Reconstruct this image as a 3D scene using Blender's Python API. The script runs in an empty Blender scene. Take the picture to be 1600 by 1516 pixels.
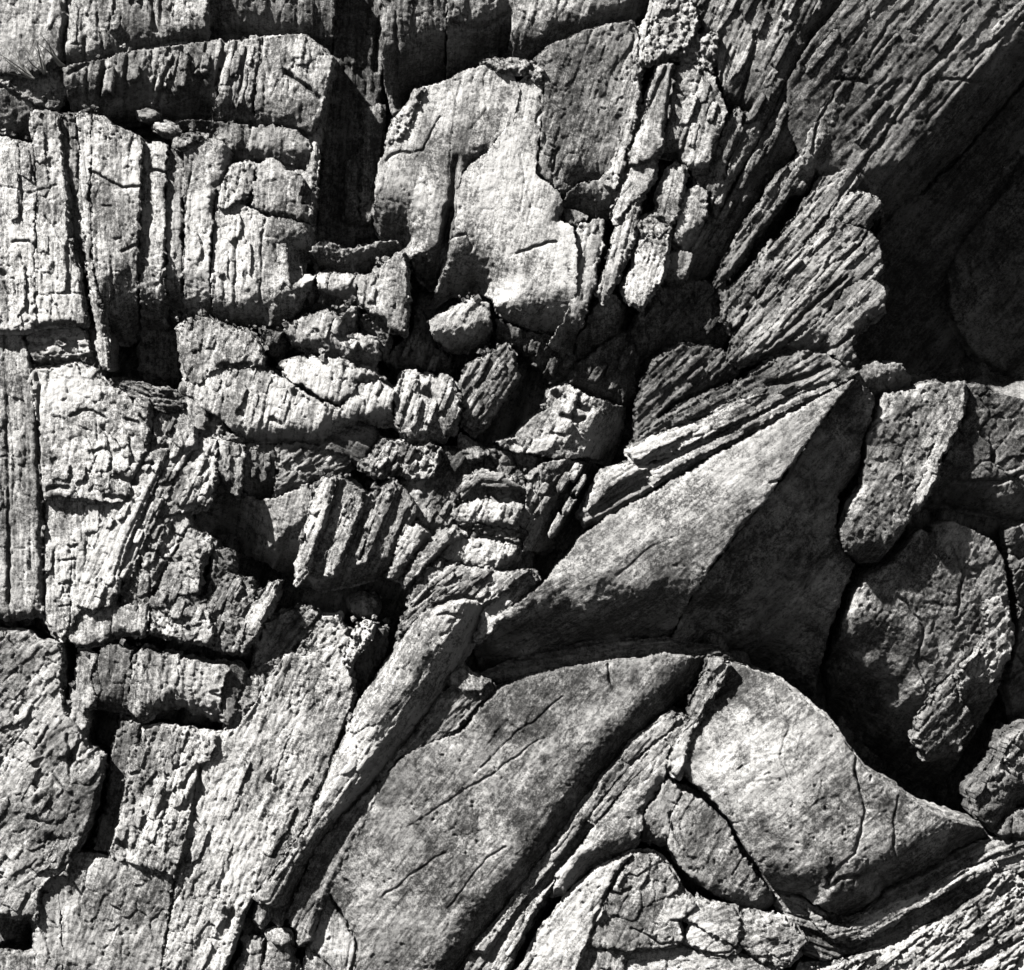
import bpy, math, random
import numpy as np

# ------------------------------------------------------------------ camera, world, sun, exposure
# units: 1 px of the 1600 px wide survey of the cliff = 0.01 m; the face lies in the XZ plane, -Y is out of the rock
D_CAM = 60.0
scene = bpy.context.scene
cd = bpy.data.cameras.new("camera")
cam = bpy.data.objects.new("camera", cd)
scene.collection.objects.link(cam)
cam.location = (0, -D_CAM, 0)
cam.rotation_euler = (math.radians(90), 0, 0)
cd.sensor_fit = 'HORIZONTAL'
cd.sensor_width = 36.0
cd.lens = 36.0 * D_CAM / 16.0
cd.clip_end = 500
scene.camera = cam

SUN = np.array([-0.50, -0.50, 0.70]); SUN /= np.linalg.norm(SUN)      # towards the sun
world = bpy.data.worlds.new("World"); scene.world = world
world.use_nodes = True
wn = world.node_tree; wn.nodes.clear()
sky = wn.nodes.new("ShaderNodeTexSky"); sky.sky_type = 'NISHITA'; sky.sun_disc = False
sky.sun_elevation = math.asin(SUN[2])
sky.sun_rotation = math.atan2(SUN[0], SUN[1])
sky.air_density = 0.4; sky.dust_density = 0.0; sky.altitude = 1500
# black and white film behind a red filter sees the blue sky dark: only the sky's red light counts
bw = wn.nodes.new("ShaderNodeSeparateColor")
bg = wn.nodes.new("ShaderNodeBackground"); bg.inputs["Strength"].default_value = 0.06
wo = wn.nodes.new("ShaderNodeOutputWorld")
wn.links.new(sky.outputs[0], bw.inputs[0]); wn.links.new(bw.outputs[0], bg.inputs["Color"])
wn.links.new(bg.outputs[0], wo.inputs["Surface"])
sl = bpy.data.lights.new("sun", 'SUN'); sl.energy = 5.0; sl.angle = math.radians(1.2); sl.color = (1.0, 0.985, 0.96)
so = bpy.data.objects.new("sun", sl); scene.collection.objects.link(so)
from mathutils import Vector
so.rotation_euler = Vector(SUN).to_track_quat('Z', 'Y').to_euler()
so.location = (-20, -30, 30)
scene.view_settings.view_transform = 'Standard'
scene.view_settings.look = 'None'
scene.view_settings.exposure = 0.56
scene.view_settings.gamma = 1.0
scene.cycles.max_bounces = 4
scene.cycles.diffuse_bounces = 0

# ------------------------------------------------------------------ numpy noise
def h2(ix, iy, seed=0):
    n = (ix.astype(np.int64) * 374761393 + iy.astype(np.int64) * 668265263 + seed * 974711) & 0xffffffff
    n = ((n ^ (n >> 13)) * 1274126177) & 0xffffffff
    n = ((n ^ (n >> 16)) * 2246822519) & 0xffffffff
    return ((n ^ (n >> 15)) & 0xffffff) / float(0xffffff)
def vn(x, y, seed=0):
    ix = np.floor(x); iy = np.floor(y); fx = x - ix; fy = y - iy
    fx = fx * fx * fx * (fx * (fx * 6 - 15) + 10); fy = fy * fy * fy * (fy * (fy * 6 - 15) + 10)
    a = h2(ix, iy, seed); b = h2(ix + 1, iy, seed); c = h2(ix, iy + 1, seed); d = h2(ix + 1, iy + 1, seed)
    return (a + (b - a) * fx + (c - a) * fy + (a - b - c + d) * fx * fy) * 2 - 1
def fbm(x, y, o=4, seed=0, gain=0.5):
    s = 0; a = 1.0; t = 0
    for i in range(o):
        c, sn = math.cos(0.6 * i), math.sin(0.6 * i)
        s = s + a * vn((x * c - y * sn) * 2 ** i + 7.3 * i, (x * sn + y * c) * 2 ** i - 3.1 * i, seed + i); t += a; a *= gain
    return s / t
def facets(x, y, seed=0):
    """chiselled facets: each worley cell is a small tilted plane with its own level"""
    ix = np.floor(x); iy = np.floor(y)
    best = np.full(x.shape, 1e9); out = np.zeros(x.shape); best2 = np.full(x.shape, 1e9)
    for dx in (-1, 0, 1):
        for dy in (-1, 0, 1):
            cx = ix + dx; cy = iy + dy
            px = cx + h2(cx, cy, seed + 11); py = cy + h2(cx, cy, seed + 12)
            d = np.maximum(np.abs(x - px), np.abs(y - py)) + 0.12 * np.hypot(x - px, y - py)
            v = (h2(cx, cy, seed + 13) - .5) * 1.6 + (x - px) * (h2(cx, cy, seed + 14) - .5) * 1.6 + (y - py) * (h2(cx, cy, seed + 15) - .5) * 1.6
            m = d < best
            best2 = np.where(m, best, np.minimum(best2, d)); out = np.where(m, v, out); best = np.where(m, d, best)
    e = best2 - best
    return out, e
def sstep(a, b, x):
    t = np.clip((x - a) / (b - a + 0.0), 0, 1); return t * t * (3 - 2 * t)
def ribs(s, t, w, L, seed):
    """parallel joint columns: random level per column and per segment, cracks between"""
    tw = t / w + 0.35 * vn(s / (w * 7), t / (w * 3), seed)
    i = np.floor(tw); f = tw - i
    j0 = s / L + h2(i, i * 0, seed + 1) * 7 + .15 * vn(t / 9, s / 9, seed)
    j = np.floor(j0); fj = j0 - j
    lev = (h2(i, i * 0 + 3, seed + 2) - .5) * 1.2 + (h2(i, j, seed + 3) - .5) * 1.1
    lev = lev + (f - .5) * (h2(i, i * 0 + 9, seed + 4) - .35) * .9
    crack = np.exp(-(np.minimum(f, 1 - f) / 0.10) ** 2) * h2(i + (f > .5), i * 0, seed + 5)
    cj = np.exp(-(np.minimum(fj, 1 - fj) * L / 2.2) ** 2) * (h2(i, j + (fj > .5), seed + 6) > .55)
    return lev - crack * .9 - cj * .7

# ------------------------------------------------------------------ rock material (one material, per-object tone, grain from the mesh)
def rock_material(name):
    m = bpy.data.materials.new(name); m.use_nodes = True
    nt = m.node_tree; N = nt.nodes; L = nt.links; N.clear()
    def nd(t, **k):
        n = N.new(t)
        for a, b in k.items(): setattr(n, a, b)
        return n
    def val(v):
        n = nd("ShaderNodeValue"); n.outputs[0].default_value = v; return n.outputs[0]
    def mth(op, a, b=None, c=None, clamp=False):
        n = nd("ShaderNodeMath", operation=op); n.use_clamp = clamp
        for i, q in enumerate((a, b, c)):
            if q is None: continue
            if isinstance(q, (int, float)): n.inputs[i].default_value = q
            else: L.new(q, n.inputs[i])
        return n.outputs[0]
    def noise(vec, sc, det, ro, dist=0.0):
        n = nd("ShaderNodeTexNoise"); n.inputs["Scale"].default_value = sc; n.inputs["Detail"].default_value = det
        n.inputs["Roughness"].default_value = ro; n.inputs["Distortion"].default_value = dist
        L.new(vec, n.inputs["Vector"]); return n.outputs["Fac"]
    def ramp(f, a, b):
        n = nd("ShaderNodeMapRange"); n.interpolation_type = 'SMOOTHSTEP'
        n.inputs["From Min"].default_value = a; n.inputs["From Max"].default_value = b
        L.new(f, n.inputs["Value"]); return n.outputs["Result"]
    geo = nd("ShaderNodeNewGeometry"); pos = geo.outputs["Position"]
    uv = nd("ShaderNodeUVMap"); uv.uv_map = "grain"
    mp = nd("ShaderNodeMapping"); L.new(uv.outputs[0], mp.inputs[0]); mp.inputs["Scale"].default_value = (0.9, 9.0, 1)
    mp2 = nd("ShaderNodeMapping"); L.new(uv.outputs[0], mp2.inputs[0]); mp2.inputs["Scale"].default_value = (3.5, 26.0, 1)
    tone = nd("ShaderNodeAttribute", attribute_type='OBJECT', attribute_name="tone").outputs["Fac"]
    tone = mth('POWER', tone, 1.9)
    lich = nd("ShaderNodeAttribute", attribute_type='OBJECT', attribute_name="lichen").outputs["Fac"]
    big = noise(pos, 0.75, 5, 0.6, 0.4)
    mid = noise(pos, 5.0, 8, 0.72, 0.3)
    fine = noise(pos, 17.0, 5, 0.75)
    grit = noise(pos, 42.0, 3, 0.7)
    st = noise(mp.outputs[0], 1.0, 6, 0.65, 0.2)
    st2 = noise(mp2.outputs[0], 1.0, 4, 0.65)
    # pale crust and mineral speckle on a dark rock
    v = mth('MULTIPLY', ramp(mid, .34, .68), .42)
    v = mth('ADD', v, mth('MULTIPLY', ramp(fine, .36, .64), .50))
    v = mth('ADD', v, mth('MULTIPLY', ramp(st, .36, .64), .22))
    v = mth('ADD', v, mth('MULTIPLY', ramp(st2, .36, .64), .24))
    v = mth('ADD', v, mth('MULTIPLY', ramp(big, .38, .62), .50))
    v = mth('ADD', v, mth('MULTIPLY', ramp(grit, .33, .67), .40))
    v = mth('MULTIPLY', v, 1 / 2.06)
    v = ramp(v, .22, .82); v = mth('POWER', v, 1.25)
    vo = nd("ShaderNodeTexVoronoi"); vo.feature = 'F1'; vo.inputs["Scale"].default_value = 1.0
    mp3 = nd("ShaderNodeMapping"); mp3.inputs["Scale"].default_value = (3.2, 7.5, 1)
    wob = nd("ShaderNodeVectorMath", operation='ADD')
    nn = nd("ShaderNodeTexNoise"); nn.inputs["Scale"].default_value = 3.0; nn.inputs["Detail"].default_value = 4; L.new(pos, nn.inputs["Vector"])
    sc_ = nd("ShaderNodeVectorMath", operation='SCALE'); sc_.inputs["Scale"].default_value = .35; L.new(nn.outputs["Color"], sc_.inputs[0])
    L.new(uv.outputs[0], wob.inputs[0]); L.new(sc_.outputs[0], wob.inputs[1]); L.new(wob.outputs[0], mp3.inputs[0]); L.new(mp3.outputs[0], vo.inputs["Vector"])
    vsep = nd("ShaderNodeSeparateColor"); L.new(vo.outputs["Color"], vsep.inputs[0])
    chis = mth('MULTIPLY', vsep.outputs[0], ramp(noise(pos, 1.1, 3, .6), .42, .56))
    mp4 = nd("ShaderNodeMapping"); L.new(uv.outputs[0], mp4.inputs[0]); mp4.inputs["Scale"].default_value = (0.4, 2.6, 1)
    st0 = noise(mp4.outputs[0], 1.0, 7, 0.62, 0.5)
    v = mth('MULTIPLY', v, mth('ADD', mth('MULTIPLY', ramp(st0, .36, .64), .75), .55))
    patch = mth('MULTIPLY', ramp(mth('ADD', mth('MULTIPLY', noise(pos, 1.3, 8, .72, .9), .75), mth('MULTIPLY', fine, .25)), .49, .62), lich)
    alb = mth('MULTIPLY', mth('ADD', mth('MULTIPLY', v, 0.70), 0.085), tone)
    alb = mth('ADD', alb, mth('MULTIPLY', mth('MULTIPLY', patch, 0.45), mth('ADD', mth('MULTIPLY', ramp(grit, .3, .65), .7), .25)))
    dk = ramp(mth('ADD', mth('MULTIPLY', noise(pos, 2.3, 9, .74, 1.2), .8), mth('MULTIPLY', fine, .2)), .505, .60)
    alb = mth('MULTIPLY', alb, mth('SUBTRACT', 1.0, mth('MULTIPLY', mth('MULTIPLY', dk, .62), mth('MINIMUM', mth('ADD', lich, .15), 1.0))))
    alb = mth('MINIMUM', alb, 0.72)
    cc = nd("ShaderNodeCombineColor")
    L.new(alb, cc.inputs[0]); L.new(mth('MULTIPLY', alb, 0.985), cc.inputs[1]); L.new(mth('MULTIPLY', alb, 0.965), cc.inputs[2])
    hs = mth('ADD', mth('MULTIPLY', mid, .5), mth('ADD', mth('MULTIPLY', fine, .35), mth('MULTIPLY', st2, .2)))
    hs = mth('ADD', hs, mth('MULTIPLY', grit, .12)); hs = mth('ADD', hs, mth('MULTIPLY', st, .3)); hs = mth('ADD', hs, mth('MULTIPLY', chis, .16))
    bp = nd("ShaderNodeBump"); bp.inputs["Strength"].default_value = 1.0; bp.inputs["Distance"].default_value = 0.05
    L.new(hs, bp.inputs["Height"])
    bs = nd("ShaderNodeBsdfPrincipled"); bs.inputs["Roughness"].default_value = 0.8
    bs.inputs["Specular IOR Level"].default_value = 0.25
    L.new(cc.outputs[0], bs.inputs["Base Color"]); L.new(bp.outputs[0], bs.inputs["Normal"])
    o = nd("ShaderNodeOutputMaterial"); L.new(bs.outputs[0], o.inputs[0])
    return m
ROCK = rock_material("weathered_rock")

# ------------------------------------------------------------------ mesh from a height grid
col = scene.collection
def to_world(X, Y, Z, zref):
    """survey pixels (y down) and relief in px -> metres; a piece standing zref proud of the datum plane is nearer, so its true size is a little smaller"""
    k = (D_CAM - zref * .01) / D_CAM
    return np.stack([(X - 800) * .01 * k, -Z * .01, -(Y - 758) * .01 * k], -1)
def link_mesh(name, V, F, uvv, nsmooth, loc, parent=None):
    me = bpy.data.meshes.new(name)
    V = V - np.array(loc)
    me.vertices.add(len(V)); me.vertices.foreach_set("co", V.astype(np.float32).ravel())
    nf = len(F); me.loops.add(nf * 4); me.polygons.add(nf)
    me.loops.foreach_set("vertex_index", F.astype(np.int32).ravel())
    me.polygons.foreach_set("loop_start", np.arange(nf, dtype=np.int32) * 4)
    sm = np.zeros(nf, bool); sm[:nsmooth] = True
    me.polygons.foreach_set("use_smooth", sm)
    me.update(calc_edges=True)
    ul = me.uv_layers.new(name="grain")
    ul.data.foreach_set("uv", uvv[F.ravel()].astype(np.float32).ravel())
    me.materials.append(ROCK)
    me.validate()
    ob = bpy.data.objects.new(name, me); col.objects.link(ob); ob.location = loc
    if parent is not None:
        ob.parent = parent; ob.location = np.array(loc) - np.array(parent['o_loc'])
    return ob

CRACKS = []      # (points, width, depth)
def crack(pts, w=2.2, d=9):
    P = np.array([[float(q) for q in p.split(',')] for p in pts.split()]); CRACKS.append((P, w, d))
def seg_d(X, Y, a, b):
    ab = b - a; q = ab[0] ** 2 + ab[1] ** 2 + 1e-9
    u = np.clip(((X - a[0]) * ab[0] + (Y - a[1]) * ab[1]) / q, 0, 1)
    cx = a[0] + u * ab[0]; cy = a[1] + u * ab[1]
    return np.hypot(X - cx, Y - cy), cx, cy, u
def carve(X, Y):
    h = np.zeros(X.shape); x0, x1, y0, y1 = X.min(), X.max(), Y.min(), Y.max()
    wx = X + 4 * fbm(X / 22, Y / 22, 3, 91); wy = Y + 4 * fbm(X / 22, Y / 22, 3, 95)
    for P, w, d in CRACKS:
        if P[:, 0].max() < x0 - 9 or P[:, 0].min() > x1 + 9 or P[:, 1].max() < y0 - 9 or P[:, 1].min() > y1 + 9: continue
        m = (X > P[:, 0].min() - 20) & (X < P[:, 0].max() + 20) & (Y > P[:, 1].min() - 20) & (Y < P[:, 1].max() + 20)
        if not m.any(): continue
        dd = np.full(m.sum(), 1e9)
        for a, b in zip(P[:-1], P[1:]): dd = np.minimum(dd, seg_d(wx[m], wy[m], a, b)[0])
        h[m] -= d * np.exp(-(dd / w) ** 2)
    return h
def grain_coords(X, Y, g):
    if isinstance(g, str):
        P = np.array([[float(q) for q in p.split(',')] for p in g.split()])
        best = np.full(X.shape, 1e9); S = np.zeros(X.shape); T = np.zeros(X.shape); acc = 0
        for a, b in zip(P[:-1], P[1:]):
            d, cx, cy, u = seg_d(X, Y, a, b); L = np.hypot(*(b - a)); dx, dy = (b - a) / L
            sg = np.sign((X - a[0]) * -dy + (Y - a[1]) * dx)
            m = d < best; best = np.where(m, d, best); S = np.where(m, acc + u * L, S); T = np.where(m, d * sg, T); acc += L
        return S, T
    a = math.radians(g); c, s = math.cos(a), math.sin(a)
    return X * c - Y * s, X * s + Y * c

HMAP = np.full((380, 401), -150.0)      # height of the outermost rock, every 4 px
SEED = [0]
SPECS = []
def R(kind, label, cat, pts, z=0, t=(0, 0), ur=20, ud=18, g=90, w=0, A=0, L=60, f=2.5, fs=(60, 22), b=0, tone=1.0, li=0.25,
      u=(.25, 1), r=2, d=2, ro=1.0, warp=1.0, step=1.7, parent=None, back=130, ex=3.0, se=None, grow=5.0, cyl=None, uex=2.6):
    if ur >= 26: ur, ud = ur * 1.9, ud * 1.4
    if t[0] + t[1] > 0.1:      # keep a lit slab from rising far out of its bed
        Q = np.array([[float(c) for c in p.split(',')] for p in pts.split()]); w_, h_ = Q.max(0) - Q.min(0)
        k_ = min(1.0, 42.0 / (abs(t[0]) * w_ + abs(t[1]) * h_)); t = (t[0] * k_, t[1] * k_)
    SPECS.append(dict(kind=kind, label=label, cat=cat, pts=pts, z=z, t=t, ur=ur, ud=ud, g=g, w=w, A=A, L=L, f=f, fs=fs, b=b, tone=tone,
                      li=li, u=u, r=r, d=d, ro=ro, warp=warp, step=step, parent=parent, back=back, ex=ex, se=se, grow=grow, cyl=cyl, uex=uex))
    return len(SPECS) - 1

def build_piece(q, seed):
    P = np.array([[float(c) for c in p.split(',')] for p in q['pts'].split()])
    ar = 0.5 * np.sum(P[:, 0] * np.roll(P[:, 1], -1) - np.roll(P[:, 0], -1) * P[:, 1])
    if ar < 0: P = P[::-1]
    st = q['step']; m = 12
    x0, y0 = P.min(0) - m; x1, y1 = P.max(0) + m
    nx = int((x1 - x0) / st) + 1; ny = int((y1 - y0) / st) + 1
    X, Y = np.meshgrid(x0 + np.arange(nx) * st, y0 + np.arange(ny) * st)
    size = math.sqrt(abs(ar)); wa = (q['warp'] * (1.7 if size < 110 and q['parent'] is None else 1.0)) * min(1.0, size / 60)
    WX = X + wa * (3.0 * fbm(X / 34, Y / 34, 2, seed) + 3.2 * fbm(X / 8, Y / 8, 3, seed + 3, .7))
    WY = Y + wa * (3.0 * fbm(X / 34, Y / 34, 2, seed + 5) + 3.2 * fbm(X / 8, Y / 8, 3, seed + 8, .7))
    n = len(P); inside = np.zeros(X.shape, bool)
    dist = np.full(X.shape, 1e9); VX = np.zeros(X.shape); VY = np.zeros(X.shape); drops = []; GROW = q['grow']
    uu = np.array(q['u'], float); uu /= np.hypot(*uu)
    bumpy = 1 + (.35 if q['ur'] < 60 else .12) * vn(X / 40, Y / 40, seed + 21)
    for i in range(n):
        a = P[i]; c = P[(i + 1) % n]
        cond = ((a[1] > WY) != (c[1] > WY)) & (WX < (c[0] - a[0]) * (WY - a[1]) / (c[1] - a[1] + 1e-12) + a[0])
        inside ^= cond
        dd, cx, cy, _ = seg_d(WX, WY, a, c)
        mm = dd < dist; dist = np.where(mm, dd, dist); VX = np.where(mm, cx - WX, VX); VY = np.where(mm, cy - WY, VY)
        e = c - a; nl = np.hypot(*e); nrm = np.array([e[1], -e[0]]) / nl
        wgt = max(0.0, float(nrm @ uu)) ** q['uex']
        Ri = (q['r'] + q['ur'] * wgt) * bumpy; Di = q['d'] + 1.3 * q['ud'] * wgt
        drops.append((dd, Ri, Di))
    sd = np.where(inside, dist, -dist) + GROW
    drop = np.zeros(X.shape); tmask = np.zeros(X.shape)
    for dd, Ri, Di in drops:
        de = np.where(inside, dd + GROW, np.maximum(GROW - dd, 0))
        tq = 1 - np.clip(de / Ri, 0, 1)
        if Ri.mean() > 25: tmask = np.maximum(tmask, tq)
        drop = np.maximum(drop, Di * tq ** q['ex'])
    fr = np.clip((dist - GROW) / (dist + 1e-6), 0, 1); VX = VX * fr; VY = VY * fr
    inside = sd > 0
    cx0, cy0 = P.mean(0); hw = (P[:, 0].max() - P[:, 0].min()) / 2; hh = (P[:, 1].max() - P[:, 1].min()) / 2
    mx, my = (P.max(0) + P.min(0)) / 2
    S, T = grain_coords(X, Y, q['g'])
    Z = q['z'] + q['t'][0] * (X - mx) + q['t'][1] * (Y - my)
    if q['b']: Z = Z + q['b'] * np.clip(1 - ((X - mx) / hw) ** 2 - ((Y - my) / hh) ** 2, -1, 1)
    if q['cyl']:
        hc, wc = q['cyl']; tt = np.abs(T) / wc; Z = Z + hc * (1 - np.minimum(tt, 1) ** 2 - 1.6 * np.maximum(tt - 1, 0))
    k = q['ro'] * min(1.0, .45 + size / 200)
    det = k * (3.0 * fbm(X / 60, Y / 60, 3, seed + 30) + 1.5 * fbm(X / 17, Y / 17, 3, seed + 31, .6))
    det += k * .8 * fbm(T / 6, S / 60, 3, seed + 33) + k * .6 * vn(X / 4.2, Y / 4.2, seed + 34)
    if q['f']:
        fx = S + 5 * fbm(X / 30, Y / 30, 2, seed + 40); fy = T + 3 * fbm(X / 30, Y / 30, 2, seed + 41)
        fv, fe = facets(fx / q['fs'][0], fy / q['fs'][1], seed + 42)
        on = sstep(-.25, .15, fbm(X / 90, Y / 90, 2, seed + 43))
        det += 1.3 * q['f'] * (fv * (.35 + .65 * on) - .9 * np.exp(-(fe / .05) ** 2) * on)
        fv, fe = facets(fx / q['fs'][0] * 2.7, fy / q['fs'][1] * 2.3, seed + 47)
        det += q['f'] * .6 * fv
    if q['w']:
        det += .7 * q['A'] * ribs(S, T, q['w'], q['L'], seed + 50)
        det += q['A'] * .2 * ribs(S, T, q['w'] / 2.9, q['L'] / 1.7, seed + 60)
    chips = vn(X / 9, Y / 9, seed + 70) * .6 + vn(X / 4, Y / 4, seed + 71) * .4
    det -= k * 4.0 * sstep(.52, .68, chips) * sstep(-.1, .3, fbm(X / 60, Y / 60, 2, seed + 72))
    det *= 1 - .6 * sstep(.1, .6, tmask)
    Z = Z + det - drop + carve(X, Y)
    gi = inside & (X > 0) & (X < 1600) & (Y > 0) & (Y < 1516)
    np.maximum.at(HMAP, ((Y[gi] / 4).astype(int), (X[gi] / 4).astype(int)), Z[gi])
    # cells touching the inside; outside corners slide to the outline
    cell = inside[:-1, :-1] | inside[1:, :-1] | inside[:-1, 1:] | inside[1:, 1:]
    out = ~inside
    X2 = np.where(out, X + VX, X); Y2 = np.where(out, Y + VY, Y)
    jj, ii = np.nonzero(cell)
    idx = np.arange(nx * ny).reshape(ny, nx)
    F = np.stack([idx[jj, ii], idx[jj + 1, ii], idx[jj + 1, ii + 1], idx[jj, ii + 1]], -1)
    if len(F) == 0: return None
    used = np.unique(F); remap = np.full(nx * ny, -1); remap[used] = np.arange(len(used)); F = remap[F]
    nv = len(used)
    Vx = X2.ravel()[used]; Vy = Y2.ravel()[used]; Vz = Z.ravel()[used]
    E = np.concatenate([F[:, [0, 1]], F[:, [1, 2]], F[:, [2, 3]], F[:, [3, 0]]])
    key = E[:, 0].astype(np.int64) * nv + E[:, 1]; rkey = E[:, 1].astype(np.int64) * nv + E[:, 0]
    B = E[~np.isin(key, rkey)]
    bv = np.unique(B); bm = np.full(nv, -1); bm[bv] = np.arange(len(bv))
    rings = [(6, 3.0), (30, 8.0), (q['back'], 14.0)]
    AX, AY, AZ = [Vx], [Vy], [Vz]; faces = [F]; prev = B.copy(); base = nv
    dx = Vx[bv] - cx0; dy = Vy[bv] - cy0; ln = np.hypot(dx, dy) + 1e-6
    for dep, shrink in rings:
        sh = np.minimum(shrink * .35, ln * .2) * (1 + vn(Vx[bv] / 7, Vy[bv] / 7 + dep, seed + 81))
        AX.append(Vx[bv] - dx / ln * sh); AY.append(Vy[bv] - dy / ln * sh); AZ.append(Vz[bv] - dep)
        nxt = bm[B] + base
        faces.append(np.stack([prev[:, 1], prev[:, 0], nxt[:, 0], nxt[:, 1]], -1)); prev = nxt; base += len(bv)
    AX = np.concatenate(AX); AY = np.concatenate(AY); AZ = np.concatenate(AZ); FF = np.concatenate(faces)
    V = to_world(AX, AY, AZ, q['z'])
    us = np.concatenate([S.ravel()[used]] + [S.ravel()[used][bv]] * 3); ut = np.concatenate([T.ravel()[used]] + [T.ravel()[used][bv] + 3 * i for i in (1, 2, 3)])
    UV = np.stack([us, ut], -1) * .01
    loc = to_world(np.array([cx0]), np.array([cy0]), np.array([q['z'] - 20.0]), q['z'])[0]
    return V, FF, UV, len(F), loc
# ------------------------------------------------------------------ cracks cut into the blocks
crack("95,-10 104,22 97,60 95,92", 4, 14); crack("132,60 128,95", 3, 10); crack("237,-20 243,45", 4, 10); crack("150,0 158,60 156,85", 2, 5)
crack("265,100 252,130 240,160", 3, 12); crack("348,88 338,130", 3.5, 14); crack("300,118 312,118 330,118", 2.5, 9); crack("385,75 378,120 365,175", 2.5, 10); crack("412,58 402,120 395,170", 2, 8)
crack("108,115 138,100 134,150", 2.5, 9); crack("162,108 155,150", 2.5, 9); crack("68,340 90,360 110,395 120,420", 2, 6); crack("0,290 40,300 90,290", 1.5, 4); crack("20,380 45,375 60,395", 2, 6)
crack("28,222 33,300 30,360", 1.6, 5); crack("142,268 175,285 195,292 215,290", 2.2, 8); crack("160,320 175,322", 2, 5); crack("233,265 257,268", 2.5, 9); crack("173,400 175,480", 2, 6); crack("190,392 216,382", 2, 8)
crack("255,420 258,500", 2, 6); crack("300,250 290,330 285,420", 2, 6); crack("370,345 366,480", 1.6, 5); crack("412,345 405,480", 2, 6); crack("345,430 350,460", 2, 4)
crack("55,511 85,506 120,508", 3.5, 12); crack("10,440 15,460", 2, 8); crack("80,470 80,500", 1.5, 5); crack("60,420 62,460 130,458", 1.5, 4); crack("0,425 8,430", 5, 14)
crack("75,765 90,762 107,762", 3.5, 14); crack("165,776 200,780", 3.5, 12); crack("108,650 125,643 145,643 165,655", 2.2, 9); crack("150,645 150,690", 1.6, 5); crack("122,668 142,675", 1.6, 5); crack("148,708 160,702 175,710", 2, 6)
crack("45,560 60,600 58,680 62,780 66,880 66,950", 3.5, 10); crack("8,660 14,780 14,940", 3, 9); crack("118,850 118,905", 1.5, 5); crack("92,878 118,874", 1.8, 7); crack("92,912 114,910", 1.8, 6); crack("92,950 110,945", 1.6, 6)
crack("174,950 175,990", 1.6, 5); crack("235,895 228,990", 1.8, 6); crack("110,852 125,850", 2, 6); crack("290,830 262,882 235,930", 2.2, 9)
crack("220,650 232,665", 3, 10); crack("198,655 216,660", 3, 10); crack("230,702 262,695", 2.8, 10); crack("220,722 240,725", 2.8, 10); crack("185,745 212,755", 4, 14); crack("255,758 270,757", 3.5, 10); crack("280,793 308,787", 2.6, 9)
crack("445,112 460,125 480,135 500,152", 3.6, 16); crack("318,105 332,108", 2, 6)
crack("712,248 708,290 703,330 698,375", 5, 16); crack("704,330 696,380 680,425 668,455", 8, 26); crack("632,240 660,235 690,180", 1.4, 4); crack("602,250 625,236 640,237", 2, 5); crack("718,120 712,170 705,220 700,300", 1.3, 3)
crack("705,372 728,365 738,385 728,398", 2, 6); crack("808,398 835,385 868,378", 2, 7); crack("775,470 780,500", 1.5, 5); crack("815,240 820,280 812,330", 1.3, 3); crack("845,150 850,165 838,190", 2, 5); crack("822,300 830,320 826,350", 1.3, 3)
crack("862,265 872,235", 2.5, 9); crack("705,35 740,42 765,36 790,22", 3, 10); crack("595,10 590,60 585,110", 4, 14); crack("622,40 618,110", 3, 8)
crack("1050,110 1042,165 1037,215", 3, 10); crack("1076,205 1068,235", 3, 10); crack("1040,105 1022,150 1000,200 985,230", 3, 9); crack("1095,112 1120,150", 2, 6); crack("1140,70 1125,130", 2.5, 8); crack("1180,50 1160,160", 2.5, 8)
crack("1500,62 1440,120 1410,170 1380,215 1340,270 1300,330", 2.8, 10); crack("1595,90 1540,160 1480,245 1430,300", 2.8, 10); crack("1560,60 1500,130 1450,190", 2.2, 7); crack("1470,125 1500,122 1540,128 1580,118", 1.8, 7)
crack("1345,-20 1360,20 1330,70", 2, 5); crack("1400,20 1350,100 1320,150", 2, 6); crack("1380,140 1410,125 1360,190", 2.5, 8); crack("1318,120 1300,150 1275,200 1268,240", 2.2, 8); crack("1305,125 1335,125 1355,130", 3, 10); crack("1600,30 1560,60 1520,90", 2.4, 8)
crack("1420,255 1425,262", 4, 12); crack("1470,258 1490,270", 2, 6)
crack("1378,615 1368,650 1352,680 1345,730", 2.6, 11); crack("1320,680 1345,682", 3, 9); crack("1345,735 1330,770 1345,760", 4, 14); crack("1490,752 1520,755 1565,752 1600,738", 2.5, 10); crack("1200,755 1225,752 1250,700", 2, 6)
crack("1345,880 1325,930 1305,985", 3.6, 14); crack("1270,890 1262,920 1240,955", 1.8, 5); crack("1481,1058 1460,1085 1448,1110", 2.5, 9)
crack("950,1037 952,1060 960,1080", 1.8, 6); crack("517,1400 535,1430 555,1465 558,1485 548,1530", 2.2, 11); crack("480,1478 500,1495 520,1516", 2.2, 9); crack("415,1470 412,1500 408,1530", 3, 11); crack("455,1478 458,1530", 3, 11); crack("480,1475 460,1490", 3, 10)
crack("1048,1270 1055,1300 1062,1320", 2, 8); crack("985,1390 970,1400 952,1392 935,1430 922,1460", 2.4, 10); crack("1150,1200 1170,1190", 1.6, 4)
crack("985,1450 1010,1460 1030,1475 1065,1475 1100,1490 1140,1488 1150,1478", 2, 8); crack("1050,1440 1075,1440 1070,1465", 2, 8)
crack("1300,1350 1290,1385 1310,1370 1350,1365", 3, 9); crack("1340,1150 1330,1200 1350,1240", 3, 7); crack("1365,1150 1370,1180 1355,1215", 2, 6)
crack("682,960 700,955 725,962", 1.8, 7); crack("680,945 700,938 725,932 752,938", 3, 12); crack("615,1055 625,1042 634,1046", 2, 5); crack("690,990 700,985", 1.5, 4)
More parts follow.
